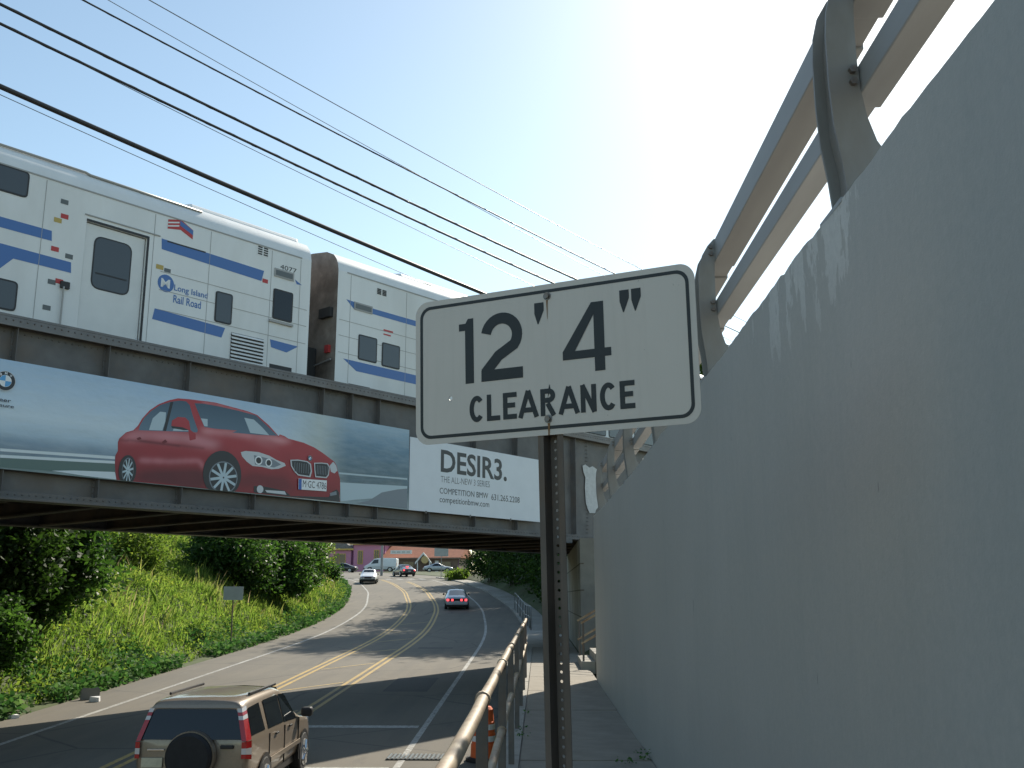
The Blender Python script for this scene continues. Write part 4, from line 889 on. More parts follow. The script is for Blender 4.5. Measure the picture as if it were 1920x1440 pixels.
# roof fittings
for c_, a, b, h in ((c1, -17.5, -4.6, .0), (c1, -1.7, 1.4, .06), (c2, 5.0, 20, .05)):
    m = MB(); p = [(TY + .25, 10.43), (TY + .32, 10.5 + h), (TY + .7, 10.58 + h), (TY + 2.5, 10.58 + h), (TY + 2.9, 10.5 + h), (TY + 2.95, 10.43)]
    m.prism(p, lambda u, v, t: (t, u, v), a, b); m.build('roof_unit', tm['roof'], c_, bevel=.04)
MB().tube([(-17, TY + .16, 10.40), (-4.3, TY + .16, 10.40), (-4.2, TY + .13, 10.36), (-1.5, TY + .13, 10.35)], .03, 8).build('roof_conduit', tm['trim'], c1, smooth=True)
# between the cars: diaphragm, gate and hoses on the second car's end
MB().box((2.2, 1.75, 5.6), (2.519, 3.45, 7.95)).build('diaphragm', tm['vent'], c2, bevel=.04); MB().box((2.40, 1.15, 8.7), (2.519, 1.6, 8.95)).build('end_light', tm['vent'], c2)
MB().tube([(2.45, 1.1, 7.55), (2.45, 1.9, 7.45)], .02, 8).build('end_grab_rail', tm['trim'], c2); MB().box((2.44, 1.2, 7.75), (2.519, 1.36, 7.95)).build('marker_lamp', tm['red'], c2)
MB().box((1.631, 1.75, 5.6), (1.95, 3.45, 7.95)).build('diaphragm', tm['vent'], c1, bevel=.04)

# ---------------------------------------------------------------- overhead lines parallel to the track
WOFF = -8.0
wires = [('thick black communication cable', 'cable', .031, [(-9.62, 6.9), (-7.72, 6.84), (-5.25, 6.72), (-2.05, 6.44)]),
 ('black twisted power cable, lower of the close pair', 'cable', .017, [(-9.69, 7.62), (-7.41, 7.52), (-4.29, 7.38), (-.22, 7.06)]),
 ('black twisted power cable, upper of the close pair', 'cable', .018, [(-9.71, 7.82), (-7.8, 7.79), (-4.91, 7.67), (.41, 7.29)]),
 ('medium dark power line above the close pair', 'cable', .011, [(-8.88, 8.35), (-6.25, 8.22), (-3.65, 8.09), (1.7, 7.71)]),
 ('highest thin bare wire', 'wire', .0065, [(-8.06, 8.76), (-5.82, 8.63), (-3.2, 8.49), (2.55, 8.04)]),
 ('fine wire just under the thick cable', 'wire', .0045, [(-9.61, 6.86), (-7.7, 6.66), (-4.86, 6.48), (-2.79, 6.29)]),
 ('fine wire close to the twisted pair', 'wire', .0045, [(-9.7, 7.70), (-7.39, 7.40), (-4.28, 7.22), (-.67, 6.92)]),
 ('fine wire beside the medium line', 'wire', .0045, [(-8.49, 8.55), (-5.33, 8.19), (-2.0, 7.9), (1.2, 7.66)])]
# world height falls gently towards the far pole
for lab, m_, r, pts in wires:
    co = np.polyfit([p[0] for p in pts], [p[1] for p in pts], 1); 
    a, b = co; sag = .0016
    f = lambda s: a*s + b + sag*((s + 5.5)**2 - 7)
    t = thing('overhead_wire', lab + ' crossing the sky beside the train', 'wire', (*B0, 0), BRZ, 'overhead wires beside the train')
    MB().tube([(s, WOFF, f(s)) for s in np.arange(-34, 27, 1.0)], r, 8).build('strand', mat[m_], t, smooth=True)
    if r in (.017, .018, .011):                                      # messenger lashing
        MB().tube([(s, WOFF + r*math.cos(s*9), f(s) + r*math.sin(s*9)) for s in np.arange(-12, 6, .06)], r*.16, 5).build('lashing', mat['wire'], t, smooth=True)
for s, lab in ((-34, 'brown wooden utility pole behind the road at the near end of the wires'), (27, 'brown wooden utility pole behind the retaining wall holding the wires')):
    x, y, _ = b2w(s, WOFF - .25); z0 = ter(x, y) - .5 if s < 0 else 0
    t = thing('utility_pole', lab, 'pole', (x, y, z0))
    MB().tube([(0, 0, 0), (0, 0, 12 - z0)], [.17, .11], 12).build('pole_shaft', mat['wood'], t, smooth=True); 
    MB().box((-1.1, -.06, 9.3 - z0), (1.1, .06, 9.42 - z0)).build('crossarm', mat['wood'], t)
# ---------------------------------------------------------------- vehicles. local x forward, y left, z up, origin on the road under the middle
def lerp(a, b, t): return tuple(p + (q - p) * t for p, q in zip(a, b))
def ring(s):
    x, zb, zl, zt, wl, wb, wt, sl = s
    pts = [(0, zb), (wl*.86, zb), (wl*.97, zb + .13), (wl, (zb + zl)/2 + .06), (wb, zl), (wt + .015, zt - .07), (wt - .10, zt - .005), (0, zt + .02)]
    return [(x + sl * max(0, z - zl), y, z) for y, z in pts]
class Car:
    def __init__(s, name, lab, cat, stations, paint_, loc, head, group=None, slope=0):
        s.t = thing(name, lab, cat, loc, head, group); s.t.rotation_euler = (0, -slope, head); s.R = [ring(q) for q in stations]; s.m = paint_
        m = MB(); full = [r + [(x, -y, z) for x, y, z in reversed(r[1:-1])] for r in s.R]; n = len(full[0])
        for f in full: m.v += f
        m.f = [(i*n+k, i*n+(k+1) % n, (i+1)*n+(k+1) % n, (i+1)*n+k) for i in range(len(full)-1) for k in range(n)]
        m.f += [tuple(reversed(range(n))), tuple(range((len(full)-1)*n, len(full)*n))]
        s.body = m.build('body', paint_, s.t, smooth=True, sub=2)
        me = s.body.data; cr = me.attributes.new('crease_edge', 'FLOAT', 'EDGE'); vals = []
        for e in me.edges:
            a, b = e.vertices; ka, kb = a % n, b % n; same = a // n == b // n
            c = 0
            if not same and ka == kb and ka in (4, n-4): c = .55
            if not same and ka == kb and ka in (5, 6, n-5, n-6): c = .35
            if same and a // n in (0, len(full)-1): c = .6
            vals.append(c)
        cr.data.foreach_set('value', vals)
    def at(s, u, k0, k1, v, side=1):
        i = min(int(u), len(s.R) - 2); f = u - i
        p = lerp(lerp(s.R[i][k0], s.R[i+1][k0], f), lerp(s.R[i][k1], s.R[i+1][k1], f), v); return (p[0], p[1]*side, p[2])
    def side_patch(s, name, m_, uv, k0=4, k1=5, out=.008, sides=(1, -1), parent=None):
        os_ = []
        for sd_ in sides:
            m = MB(); p = [s.at(u, k0, k1, v, sd_) for u, v in uv]; p = [(x, y + sd_*out, z + out*.3) for x, y, z in p]
            m.add(p, [tuple(range(len(p))) if sd_ < 0 else tuple(reversed(range(len(p))))]); os_.append(m.build(name, m_, parent or s.t))
        return os_
    def top_patch(s, name, m_, u0, u1, w0=.97, w1=.97, out=.01):
        m = MB()
        for u, w_ in ((u0, w0), ((u0+u1)/2, (w0+w1)/2), (u1, w1)):
            a = s.at(u, 6, 6, 0, 1); b = s.at(u, 7, 7, 0, 1)
            for t in (-1, -.5, 0, .5, 1):
                q = lerp(b, a, abs(t) * w_) if True else a
                m.v.append((q[0] + out*.6, math.copysign(q[1], t) if t else 0, q[2] + out))
        m.f = [(r*5+i, r*5+i+1, (r+1)*5+i+1, (r+1)*5+i) for r in range(2) for i in range(4)]
        return m.build(name, m_, s.t, smooth=True)
    def end_patch(s, name, m_, k0, k1, pts, rear=True, out=.012, parent=None):
        """pts: (t, v) t across -1..1 between mirrored ring points, v from ring point k0 to k1"""
        r = s.R[0] if rear else s.R[-1]; m = MB(); P = []
        for t, v in pts:
            q = lerp(r[k0], r[k1], v); P.append((q[0] + (-out if rear else out), q[1]*t, q[2]))
        m.add(P, [tuple(range(len(P))) if not rear else tuple(reversed(range(len(P))))]); return m.build(name, m_, parent or s.t)
    def wheels(s, xs, y, r, w_=.2, hub=None):
        for x in xs:
            for sd_ in (1, -1):
                m = MB(); m.tube([(x, sd_*(y - w_), r), (x, sd_*(y - .02), r), (x, sd_*y, r)], [r, r, r*.93], 20)
                wo = m.build('wheel', mat['rubber'], s.t, smooth=False)
                MB().tube([(x, sd_*(y + .001), r), (x, sd_*(y + .012), r)], r*.66, 16).build('rim', hub or mat['alum'], wo)
                for q in range(5):
                    a = 2*math.pi*q/5; ca, sa = math.cos(a), math.sin(a)
                    MB().tube([(x + ca*r*.12, sd_*(y + .016), r + sa*r*.12), (x + ca*r*.6, sd_*(y + .014), r + sa*r*.6)], r*.09, 5).build('spoke', mat['chrome'], wo)
                n_ = 18; am = MB(); am.add([(x + r*1.16*math.cos(R(-10 + 200*k/n_)), sd_*(y - .012), r*1.0 + r*1.16*math.sin(R(-10 + 200*k/n_))) for k in range(n_+1)], [tuple(range(n_+1))]); am.build('wheel_arch', mat['black'], s.t)
    def box(s, name, m_, a, b, parent=None, bevel=.01): return MB().box(a, b).build(name, m_, parent or s.t, bevel=bevel)
def carpaint(name, col, rough=.32, flake=.08): return M(name, col, rough, flake, 40, metal=.25, coat=.6)
tail_red = plain('tail_lens', (.42, .012, .015), .2, coat=.5); brake_lit = plain('brake_lamp_lit', (1.0, .06, .07), .3, emit=2.2); lens = plain('clear_lens', (.62, .6, .58), .15, coat=.5); amber = plain('amber_lens', (.7, .28, .04), .2)

# tan sport utility car with spare wheel on its tailgate
suv_p = carpaint('tan_metallic', (.25, .20, .15), .34)
y_suv = 17.75
suv = Car('sport_utility_car', 'tan sport utility car with a covered spare wheel on its tailgate', 'car', [
  (-2.17, .46, 1.03, 1.585, .80, .80, .645, .30), (-2.12, .40, 1.04, 1.61, .865, .855, .685, .28), (-1.75, .30, 1.035, 1.63, .885, .872, .70, .10), (-1.0, .28, 1.03, 1.635, .89, .875, .705, .03), (-.15, .28, 1.01, 1.625, .89, .875, .70, .0), (.40, .28, .99, 1.595, .888, .872, .685, -.02),
  (1.12, .28, .98, 1.035, .885, .865, .75, 0), (1.70, .28, .93, .985, .88, .85, .72, 0), (2.15, .32, .78, .87, .83, .79, .66, 0), (2.34, .40, .62, .70, .72, .68, .55, 0)],
  suv_p, (-5.2, y_suv, zr(y_suv) - .02), R(90), slope=.012)
G = mat['glass']
for uv, nm in (([(1.25, .10), (1.42, .86), (2.55, .88), (2.62, .10)], 'rear_quarter_window'), ([(2.88, .08), (2.86, .89), (3.95, .90), (4.0, .08)], 'rear_door_window'), ([(4.1, .07), (4.07, .90), (4.86, .88), (5.02, .80), (5.58, .10), (5.5, .06)], 'front_door_window')):
    suv.side_patch(nm, G, uv)
suv.top_patch('windscreen', G, 5.06, 5.94, .96, .98)
suv.end_patch('rear_window', G, 4, 5, [(-.97, .06), (-.98, .80), (-.90, .93), (.90, .93), (.98, .80), (.97, .06)])
for t in (-.8, .8): suv.box('roof_bar', mat['black'], (-1.45, t*.78 - .018, 1.62), (.15, t*.78 + .018, 1.665), bevel=.012)
suv.end_patch('roof_spoiler', suv_p, 5, 6, [(-1, -.25), (-1, .5), (1, .5), (1, -.25)], out=.05)
for sd_ in (1, -1):                                                   # tall tail lamps up the rear pillars
    def tl(nm, m_, v0, v1, k0=4, k1=5):
        r = suv.R[0]; r2 = suv.R[1]; m = MB(); P = []
        for v in (v0, v1):
            a = lerp(r[k0], r[k1], v); b = lerp(r2[k0], r2[k1], v)
            P += [(a[0] - .035, sd_*(a[1] - .035), a[2]), (a[0] - .03, sd_*(a[1] + .035), a[2]), (b[0] + .05, sd_*(b[1] + .022), b[2])]
        m.add(P, [(0,1,4,3), (1,2,5,4)] if sd_ < 0 else [(1,0,3,4), (2,1,4,5)]); return m.build(nm, m_, suv.t)
    la = tl('tail_lamp', tail_red, .02, .62); tl('tail_lamp', lens, .625, .74); tl('tail_lamp', tail_red, .745, .84); tl('tail_lamp', lens, .845, .96)
    tl('lower_tail_lamp', tail_red, .60, .999, 3, 4); tl('reversing_lamp', lens, .22, .595, 3, 4); tl('lower_tail_lamp', tail_red, -.05, .215, 3, 4)
sp_m = MB(); sp_m.tube([(-2.16, -.02, .83), (-2.36, -.02, .83), (-2.40, -.02, .83)], [.345, .345, .31], 32); sc_ = sp_m.build('spare_wheel_cover', mat['rubber'], suv.t, smooth=False)
MB().tube([(-2.17, -.02, .83), (-2.30, -.02, .83)], .365, 32).build('cover_rim', suv_p, sc_)
suv.box('rear_bumper', mat['black'], (-2.30, -.84, .36), (-2.02, .84, .60), bevel=.05); suv.box('number_plate', M('plate', (.6, .55, .4), .5, .1, 30), (-2.185, .42, .66), (-2.172, .74, .80)); suv.box('badge', mat['chrome'], (-2.188, .40, .9), (-2.172, .66, .925), bevel=.004); suv.box('tailgate_handle', mat['black'], (-2.2, -.64, .93), (-2.16, -.44, .98))
suv.box('wiper', mat['black'], (-2.14, .02, 1.07), (-2.12, .5, 1.085)); 
for sd_ in (1, -1):
    mo = suv.box('door_mirror', mat['black'], (.95, sd_*.90 if sd_ > 0 else -1.10, 1.0), (1.13, 1.10 if sd_ > 0 else -.90, 1.16), bevel=.04)
    for x in (-.62, .28): suv.box('door_handle', mat['black'], (x - .10, min(sd_*.885, sd_*.915), .93), (x + .06, max(sd_*.885, sd_*.915), .965), bevel=.008)
    for x in (-1.05, -.08, .92): suv.box('door_seam', mat['black'], (x - .004, min(sd_*.87, sd_*.8935), .40), (x + .004, max(sd_*.87, sd_*.8935), 1.0), bevel=0)
    suv.box('side_moulding', suv_p, (-1.0, min(sd_*.88, sd_*.91), .55), (1.0, max(sd_*.88, sd_*.91), .63), bevel=.01)
    suv.box('headlamp', lens, (2.1, min(sd_*.5, sd_*.76), .72), (2.27, max(sd_*.5, sd_*.76), .86), bevel=.03)
suv.wheels((-1.28, 1.34), .905, .345)
suv.box('underbody', mat['black'], (-2.0, -.8, .22), (2.1, .8, .42), bevel=.03)

SED = lambda L, W, H, hood=.30, tail=.25, belt=.86, coupe=0: [
  (-L/2, .42, .62, .70, W*.86, W*.84, W*.72, 0), (-L/2 + .10, .30, belt - .06, belt + .03, W*.95, W*.92, W*.80, 0), (-L/2 + L*tail*.62, .26, belt, belt + .08, W, W*.96, W*.83, 0), (-L/2 + L*(tail + .13 + coupe), .25, belt, H - .03, W, W*.96, W*.70, .05), (-L/2 + L*.50, .25, belt, H, W, W*.96, W*.71, 0), (L/2 - L*(hood + .16), .25, belt, H - .05, W, W*.96, W*.69, -.03),
  (L/2 - L*hood, .25, belt - .01, belt + .05, W, W*.95, W*.82, 0), (L/2 - .55, .26, belt - .10, belt - .03, W*.98, W*.93, W*.80, 0), (L/2 - .10, .32, belt - .2, belt - .12, W*.92, W*.88, W*.76, 0), (L/2, .40, .56, .62, W*.82, W*.78, W*.66, 0)]
def sedan(name, lab, col, loc, head, L=4.5, W=.87, H=1.40, slope=0, lit=True, front_lamp=lens, plate=True, kw={}, rough=.32):
    c = Car(name, lab, 'car', SED(L, W, H, **kw), carpaint(name + '_paint', col, rough), loc, head, slope=slope)
    c.side_patch('rear_side_window', G, [(2.55, .12), (2.95, .86), (3.95, .88), (3.98, .12)]); c.side_patch('front_side_window', G, [(4.05, .12), (4.05, .88), (4.9, .86), (5.5, .14)])
    c.top_patch('windscreen', G, 5.08, 5.92); c.top_patch('rear_window', G, 2.08, 2.92)
    for sd_ in (1, -1):
        c.box('tail_lamp', brake_lit if lit else tail_red, (-L/2 - .015, min(sd_*W*.64, sd_*W*.84), .62), (-L/2 + .1, max(sd_*W*.64, sd_*W*.84), .76), bevel=.01)
        c.box('headlamp', front_lamp, (L/2 - .12, min(sd_*W*.36, sd_*W*.74), .54), (L/2 + .012, max(sd_*W*.36, sd_*W*.74), .66), bevel=.01)
        c.box('door_mirror', mat['black'], (L*.14, sd_*W*1.0 if sd_ > 0 else -W*1.16, .88), (L*.14 + .14, W*1.16 if sd_ > 0 else -W*1.0, 1.0), bevel=.02)
    c.box('rear_bumper', c.m, (-L/2 - .06, -W*.88, .36), (-L/2 + .15, W*.88, .57), bevel=.03); c.box('front_bumper', mat['black'], (L/2 - .15, -W*.84, .32), (L/2 + .06, W*.84, .50), bevel=.03)
    if plate: c.box('number_plate', lens, (-L/2 - .075, -.16, .53), (-L/2 - .02, .16, .63), bevel=0)
    c.wheels((-L/2 + L*.2, L/2 - L*.19), W + .005, .31); c.box('underbody', mat['black'], (-L/2 + .2, -W*.9, .2), (L/2 - .2, W*.9, .40), bevel=.02)
    return c
def road_head(y): return math.atan2(1, (cx(y + .5) - cx(y - .5)))
yc = 73.0; xc = -159/1913*yc
c_a = sedan('hatchback_car', 'old silver blue hatchback with four lit red tail lamps climbing the road', (.42, .48, .53), (xc, yc + 2, zr(yc + 2)), road_head(yc) + R(0), 4.3, .86, 1.33, .06, kw=dict(tail=.17, coupe=.12, hood=.30))
for y_ in (.33, -.33): c_a.box('inner_tail_lamp', brake_lit, (-2.17, y_ - .075, .62), (-2.1, y_ + .075, .76), bevel=0)
c_a.box('rear_panel', mat['black'], (-2.163, -.6, .60), (-2.13, .6, .78), bevel=0)
yc = 104.0; c_b = sedan('white_saloon_car', 'boxy white saloon car coming down the road towards the bridge', (.72, .72, .71), (-325/1913*yc, yc + 1.5, zr(yc + 1.5)), road_head(yc) + R(180 - 8), 4.5, .87, 1.42, -.06, lit=False, kw=dict(belt=.92), rough=.4)
c_b.box('grille', mat['black'], (2.2, -.36, .55), (2.262, .36, .68), bevel=0); c_b.box('headlamp_band', plain('band_red', (.12, .03, .035), .4), (2.24, -.78, .68), (2.258, .78, .735), bevel=0)
yc = 121.0; c_c = sedan('dark_saloon_car', 'dark grey saloon car braking at the junction', (.06, .065, .075), (-259/1913*yc, yc + 2, zr(yc + 2) + .02), R(90 + 24), 4.7, .90, 1.43)
c_c.box('high_brake_lamp', brake_lit, (-1.42, -.16, 1.12), (-1.36, .16, 1.19), bevel=0)
# parked cars and the white van by the houses
c_d = sedan('black_parked_car', 'black car parked behind the bushes by the pink house', (.02, .02, .025), (-372/1913*150, 150, zr(150) + .02), R(176), 4.5, .88, 1.40, lit=False)
c_e = sedan('grey_parked_car', 'pale grey car parked below the red roofed building', (.42, .45, .48), (-190/1913*152, 152, zr(152) + .02), R(8), 4.4, .86, 1.40, lit=False)
yv = 158.0; vt = Car('white_van', 'white panel van parked across the junction in front of the pink house', 'van', [
  (-2.6, .40, 1.25, 2.06, .93, .93, .82, .03), (-2.52, .34, 1.25, 2.12, .97, .96, .86, .02), (0, .32, 1.25, 2.14, .98, .97, .86, 0), (1.05, .32, 1.22, 2.10, .98, .96, .84, -.05), (1.75, .32, 1.15, 1.22, .97, .94, .82, 0), (2.35, .36, .95, 1.05, .92, .88, .76, 0), (2.55, .42, .70, .78, .84, .80, .68, 0)], M('van_white', (.70, .72, .74), .4, .05, 3), (-298/1913*yv, yv, zr(yv) + .02), R(176))
vt.side_patch('cab_window', G, [(2.25, .1), (2.25, .8), (2.9, .8), (3.5, .12)]); vt.top_patch('windscreen', G, 3.08, 3.92)
vt.wheels((-1.6, 1.6), .985, .36)
for sd_ in (1, -1):
    vt.box('tail_lamp', tail_red, (-2.62, min(sd_*.78, sd_*.9), .95), (-2.56, max(sd_*.78, sd_*.9), 1.4)); vt.box('headlamp', lens, (2.45, min(sd_*.45, sd_*.75), .7), (2.57, max(sd_*.45, sd_*.75), .85)); vt.box('side_rail', mat['trim'] if 'trim' in mat else tm['trim'], (-2.4, min(sd_*.97, sd_*.995), .72), (1.6, max(sd_*.97, sd_*.995), .8))
vt.box('bumper', mat['black'], (2.4, -.85, .36), (2.64, .85, .58))
# ---------------------------------------------------------------- vegetation
lm = dict(
 grass=leaf_mat('grass_blades', [(0, (.07, .125, .03)), (.35, (.135, .215, .05)), (.7, (.215, .295, .08)), (.92, (.31, .33, .11)), (1, (.30, .25, .15))], .58, .65, .12),
 weed=leaf_mat('broad_weed', [(0, (.04, .10, .03)), (.6, (.08, .17, .05)), (1, (.16, .25, .09))], .3, .7, .1),
 bush=leaf_mat('bush_leaf', [(0, (.022, .05, .012)), (.5, (.055, .11, .026)), (.85, (.09, .165, .04)), (1, (.13, .19, .07))], .45, .5, .3),
 dark=leaf_mat('dark_tree_leaf', [(0, (.018, .038, .010)), (.6, (.038, .075, .018)), (1, (.075, .13, .03))], .34, .55, .18),
 lime=leaf_mat('light_bush_leaf', [(0, (.07, .115, .024)), (.6, (.145, .205, .05)), (1, (.25, .29, .07))], .55, .6, .12))
bark = M('bark', (.085, .068, .05), .9, .3, 5, bmp=.5, stretch=(1, 1, .2))
def soup(name, V, k, m_, parent, tint, F=None):
    """V: (n*k, 3) vertices, k per face"""
    n = len(V) // k; me = bpy.data.meshes.new(name); me.vertices.add(len(V)); me.vertices.foreach_set('co', V.astype(np.float32).ravel())
    me.loops.add(n*k); me.loops.foreach_set('vertex_index', np.arange(n*k, dtype=np.int32)); me.polygons.add(n)
    me.polygons.foreach_set('loop_start', np.arange(0, n*k, k, dtype=np.int32)); me.polygons.foreach_set('loop_total', np.full(n, k, np.int32))
    a = me.attributes.new('tint', 'FLOAT', 'POINT'); a.data.foreach_set('value', np.repeat(tint, k).astype(np.float32))
    me.materials.append(m_); me.update(calc_edges=True); me.validate()
    o = bpy.data.objects.new(name, me); C.objects.link(o)
    if parent: o.parent = parent
    return o
def leaves(name, P, size, m_, parent, tint, droop=.25, asp=.5):
    n = len(P); a = rng.normal(size=(n, 3)); a[:, 2] = a[:, 2]*.6 - droop; a /= np.linalg.norm(a, axis=1)[:, None]
    b = np.cross(a, rng.normal(size=(n, 3))); b /= np.linalg.norm(b, axis=1)[:, None] + 1e-9; s = (size * rng.uniform(.6, 1.4, n))[:, None]
    c = np.cross(a, b) * s * .12
    V = np.stack([P, P + a*s*.5 + b*s*asp*.5 + c, P + a*s, P + a*s*.5 - b*s*asp*.5 + c], 1).reshape(-1, 3)
    return soup(name, V, 4, m_, parent, tint)
def crown_pts(n, rx, ry, rz, clumps, spread, low=-.6):
    c = []
    while len(c) < clumps:
        q = rng.normal(size=3); q /= np.linalg.norm(q); r = rng.uniform(.35, 1)**.6
        q = q * r
        if q[2] > low: c.append(q * (rx, ry, rz) * rng.uniform(.85, 1.08))
    c = np.array(c); k = rng.integers(0, clumps, n); sz = rng.uniform(.6, 1.4, clumps)[k][:, None]
    P = c[k] + rng.normal(size=(n, 3)) * spread * sz * (1, 1, .75)
    return P, c, k
def plant(name, lab, cat, x, y, h, r, n, leaf, lsize, clumps=40, z=None, group=None, trunk=.15, cz=.58, rzf=.42, spread=None, limb=14):
    z = ter(x, y) - .1 if z is None else z
    t = thing(name, lab, cat, (x, y, z), 0, group)
    rz = h * rzf; spread = spread or r * .2
    P, c, k = crown_pts(n, r, r, rz, clumps, spread); P[:, 2] += h * cz; c[:, 2] += h * cz
    P[:, 2] = np.maximum(P[:, 2], .05)
    tint = np.clip(rng.normal(.45, .2, n) + rng.normal(0, .16, clumps)[k], 0, 1)
    leaves('crown', P, lsize, leaf, t, tint)
    m = MB(); 
    if trunk > .1: m.tube([(0, 0, -.2), (.05*h*rnd.uniform(-1, 1)*.3, .02*h, h*.3), (.02*h, 0, h*.62), (0, 0, h*.85)], [trunk, trunk*.8, trunk*.5, trunk*.15], 9)
    else:
        for q in range(3): m.tube([(.1*q - .1, .05, -.2), (.1*q - .1 + .15*r*(q-1), .05, h*.5)], [trunk*.6, trunk*.25], 6)
    for q in c[rng.permutation(len(c))[:limb]]:
        b0 = (0, 0, max(.1, min(h*.7, q[2]*.62))); mid = lerp(b0, q, .5); m.tube([b0, (mid[0], mid[1], mid[2] + .04*h), tuple(q)], [trunk*.36, trunk*.22, trunk*.06], 5)
    m.build('trunk', bark, t, smooth=True); return t

# grassy bank: blades of several heights, thinner where it is trodden at the road edge
def bank_points(n, y0, y1, d0, d1, pw=1.0):
    y = y0 + (y1 - y0) * rng.uniform(0, 1, n)**1.25; d = d0 + (d1 - d0) * rng.uniform(0, 1, n)**pw
    x = np.interp(y, _Y, _cx) - 5.85 - d
    z = np.array([ter(a, b) for a, b in zip(x, y)]); return x, y, z, d
def blades(name, n, y0, y1, d0, d1, h, w_, m_, lab, cat, pw=1.0, tb=.5, patch=True):
    x, y, z, d = bank_points(n, y0, y1, d0, d1, pw)
    pn = np.sin(x*.9 + 1.3*np.sin(y*.5)) * np.sin(y*.45 + 1.1*np.sin(x*.6)) + .5*np.sin(x*2.1 + y*1.7)
    hh = h * rng.uniform(.45, 1.25, n) * (1 + .35*pn*patch) * np.clip(.35 + d/2.5, .3, 1); ang = rng.uniform(0, 2*math.pi, n); lean = rng.uniform(.1, .55, n)
    la = rng.normal(.3, 1.6, n)
    P = np.stack([x, y, z - .03], 1); u = np.stack([np.cos(ang), np.sin(ang), 0*ang], 1) * w_ * .5 * rng.uniform(.6, 1.4, n)[:, None]
    L = np.stack([np.cos(la), np.sin(la), 0*la], 1); tip = P + L*(lean*hh)[:, None] + np.array([0, 0, 1.])*hh[:, None]; mid = P + L*(lean*hh*.25)[:, None] + np.array([0, 0, .55])*hh[:, None]
    V = np.stack([P - u*.7, P + u*.7, mid + u, tip, mid - u], 1).reshape(-1, 3)
    tint = np.clip(rng.normal(tb, .17, n) + .16*pn*patch, 0, 1)
    o = soup(name, V, 5, m_, None, tint); tag(o, lab, cat, kind='stuff'); return o
blades('grass', 150000, 20, 112, .4, 13, .42, .04, lm['grass'], 'tall yellow green grass covering the roadside bank', 'grass', .8)
blades('tall_weeds', 7000, 20, 110, 1.2, 13, .85, .035, lm['grass'], 'tall pale seeding weeds standing above the bank grass', 'weeds', .9, .72)
# broad-leaved weeds along the foot of the bank
n = 26000; x, y, z, d = bank_points(n, 20, 108, .05, 2.0, 1.3)
keep = (np.sin(y*1.1) + np.sin(y*.43 + 1) + .8*np.sin(y*2.3)) > (-.9 + d*.35); x, y, z, d = x[keep], y[keep], z[keep], d[keep]
P = np.stack([x, y, z + rng.uniform(0, .42, len(x))*np.clip(1.25 - d*.35, .3, 1)], 1)
n2 = 100000; x2, y2, z2, d2 = bank_points(n2, 20, 112, .3, 13, .85)
p2n = np.sin(x2*.8 + 1.7*np.sin(y2*.37)) * np.sin(y2*.5 + 1.3*np.sin(x2*.7)) + .4*np.sin(x2*2.3 - y2*1.9)
P2 = np.stack([x2, y2, z2 + rng.uniform(.05, .5, n2) * (1 + .35*p2n)], 1)
tag(leaves('ground_cover', P2, .115, lm['lime'], None, np.clip(rng.normal(.5, .22, n2) + .2*p2n, 0, 1), .0, .5), 'lime green leafy ground cover mixed through the bank grass', 'ground cover', kind='stuff')
tag(leaves('roadside_weeds', P, .17, lm['weed'], None, rng.uniform(0, 1, len(x)), .1, .65), 'broad leaved weeds spilling over the road edge', 'weeds', kind='stuff')
gpos = lambda px, d_: (px - 1010)/1913*d_
G1 = 'shrubs on the grassy bank'
def bank_plant(y, d, *a, **k): x = cx(y) - 5.85 - d; return plant(*a[:3], x, y, *a[3:], **k)
bank_plant(31.0, 2.7, 'dark_shrub', 'big dark glossy shrub at the bank foot beside the far bridge edge', 'shrub', 4.4, 1.7, 17000, lm['bush'], .20, clumps=60, group=G1, trunk=.09, cz=.5, rzf=.48)
bank_plant(28.6, 2.9, 'dark_shrub', 'tall dark shrub rising to the underside of the bridge', 'shrub', 5.4, 1.6, 16000, lm['dark'], .20, clumps=55, group=G1, trunk=.1, cz=.5, rzf=.48)
bank_plant(26.6, 1.7, 'dark_shrub', 'low dark shrub near the road edge by the bridge shade', 'shrub', 2.4, 1.0, 8000, lm['bush'], .16, clumps=30, group=G1, trunk=.07, cz=.48, rzf=.48)
bank_plant(35, 6.4, 'light_bush', 'light green leafy bush high on the bank', 'bush', 2.2, 1.6, 9000, lm['lime'], .16, clumps=35, group=G1, trunk=.07, cz=.45, rzf=.45)
bank_plant(48, 7.0, 'leafy_bush', 'light leafy bush on the bank top beside the roadside thicket', 'bush', 2.6, 2.2, 9000, lm['lime'], .18, clumps=35, group=G1, trunk=.07, cz=.45, rzf=.45)
bank_plant(56, 4.2, 'broad_bush', 'broad dark leafy bush behind the small grey sign', 'bush', 4.4, 2.3, 17000, lm['bush'], .22, clumps=50, group=G1, trunk=.1, cz=.5, rzf=.48)
bank_plant(61, 2.6, 'broad_bush', 'big glossy leafy bush in the middle of the roadside thicket', 'bush', 4.2, 1.9, 17000, lm['bush'], .23, clumps=50, group=G1, trunk=.1, cz=.5, rzf=.48)
bank_plant(69, 2.6, 'broad_bush', 'leafy bush at the roadside end of the thicket', 'bush', 4.4, 1.8, 13000, lm['bush'], .22, clumps=40, group=G1, trunk=.1, cz=.5, rzf=.48)
bank_plant(66, 5.4, 'broad_bush', 'tall leafy bush at the back of the roadside thicket', 'bush', 5.4, 2.6, 14000, lm['bush'], .24, clumps=45, group=G1, trunk=.1, cz=.5, rzf=.48)
bank_plant(80, 3.8, 'light_bush', 'pale leafy bush where the bank runs out', 'bush', 4.4, 2.0, 10000, lm['lime'], .22, clumps=35, group=G1, trunk=.1, cz=.5, rzf=.48)
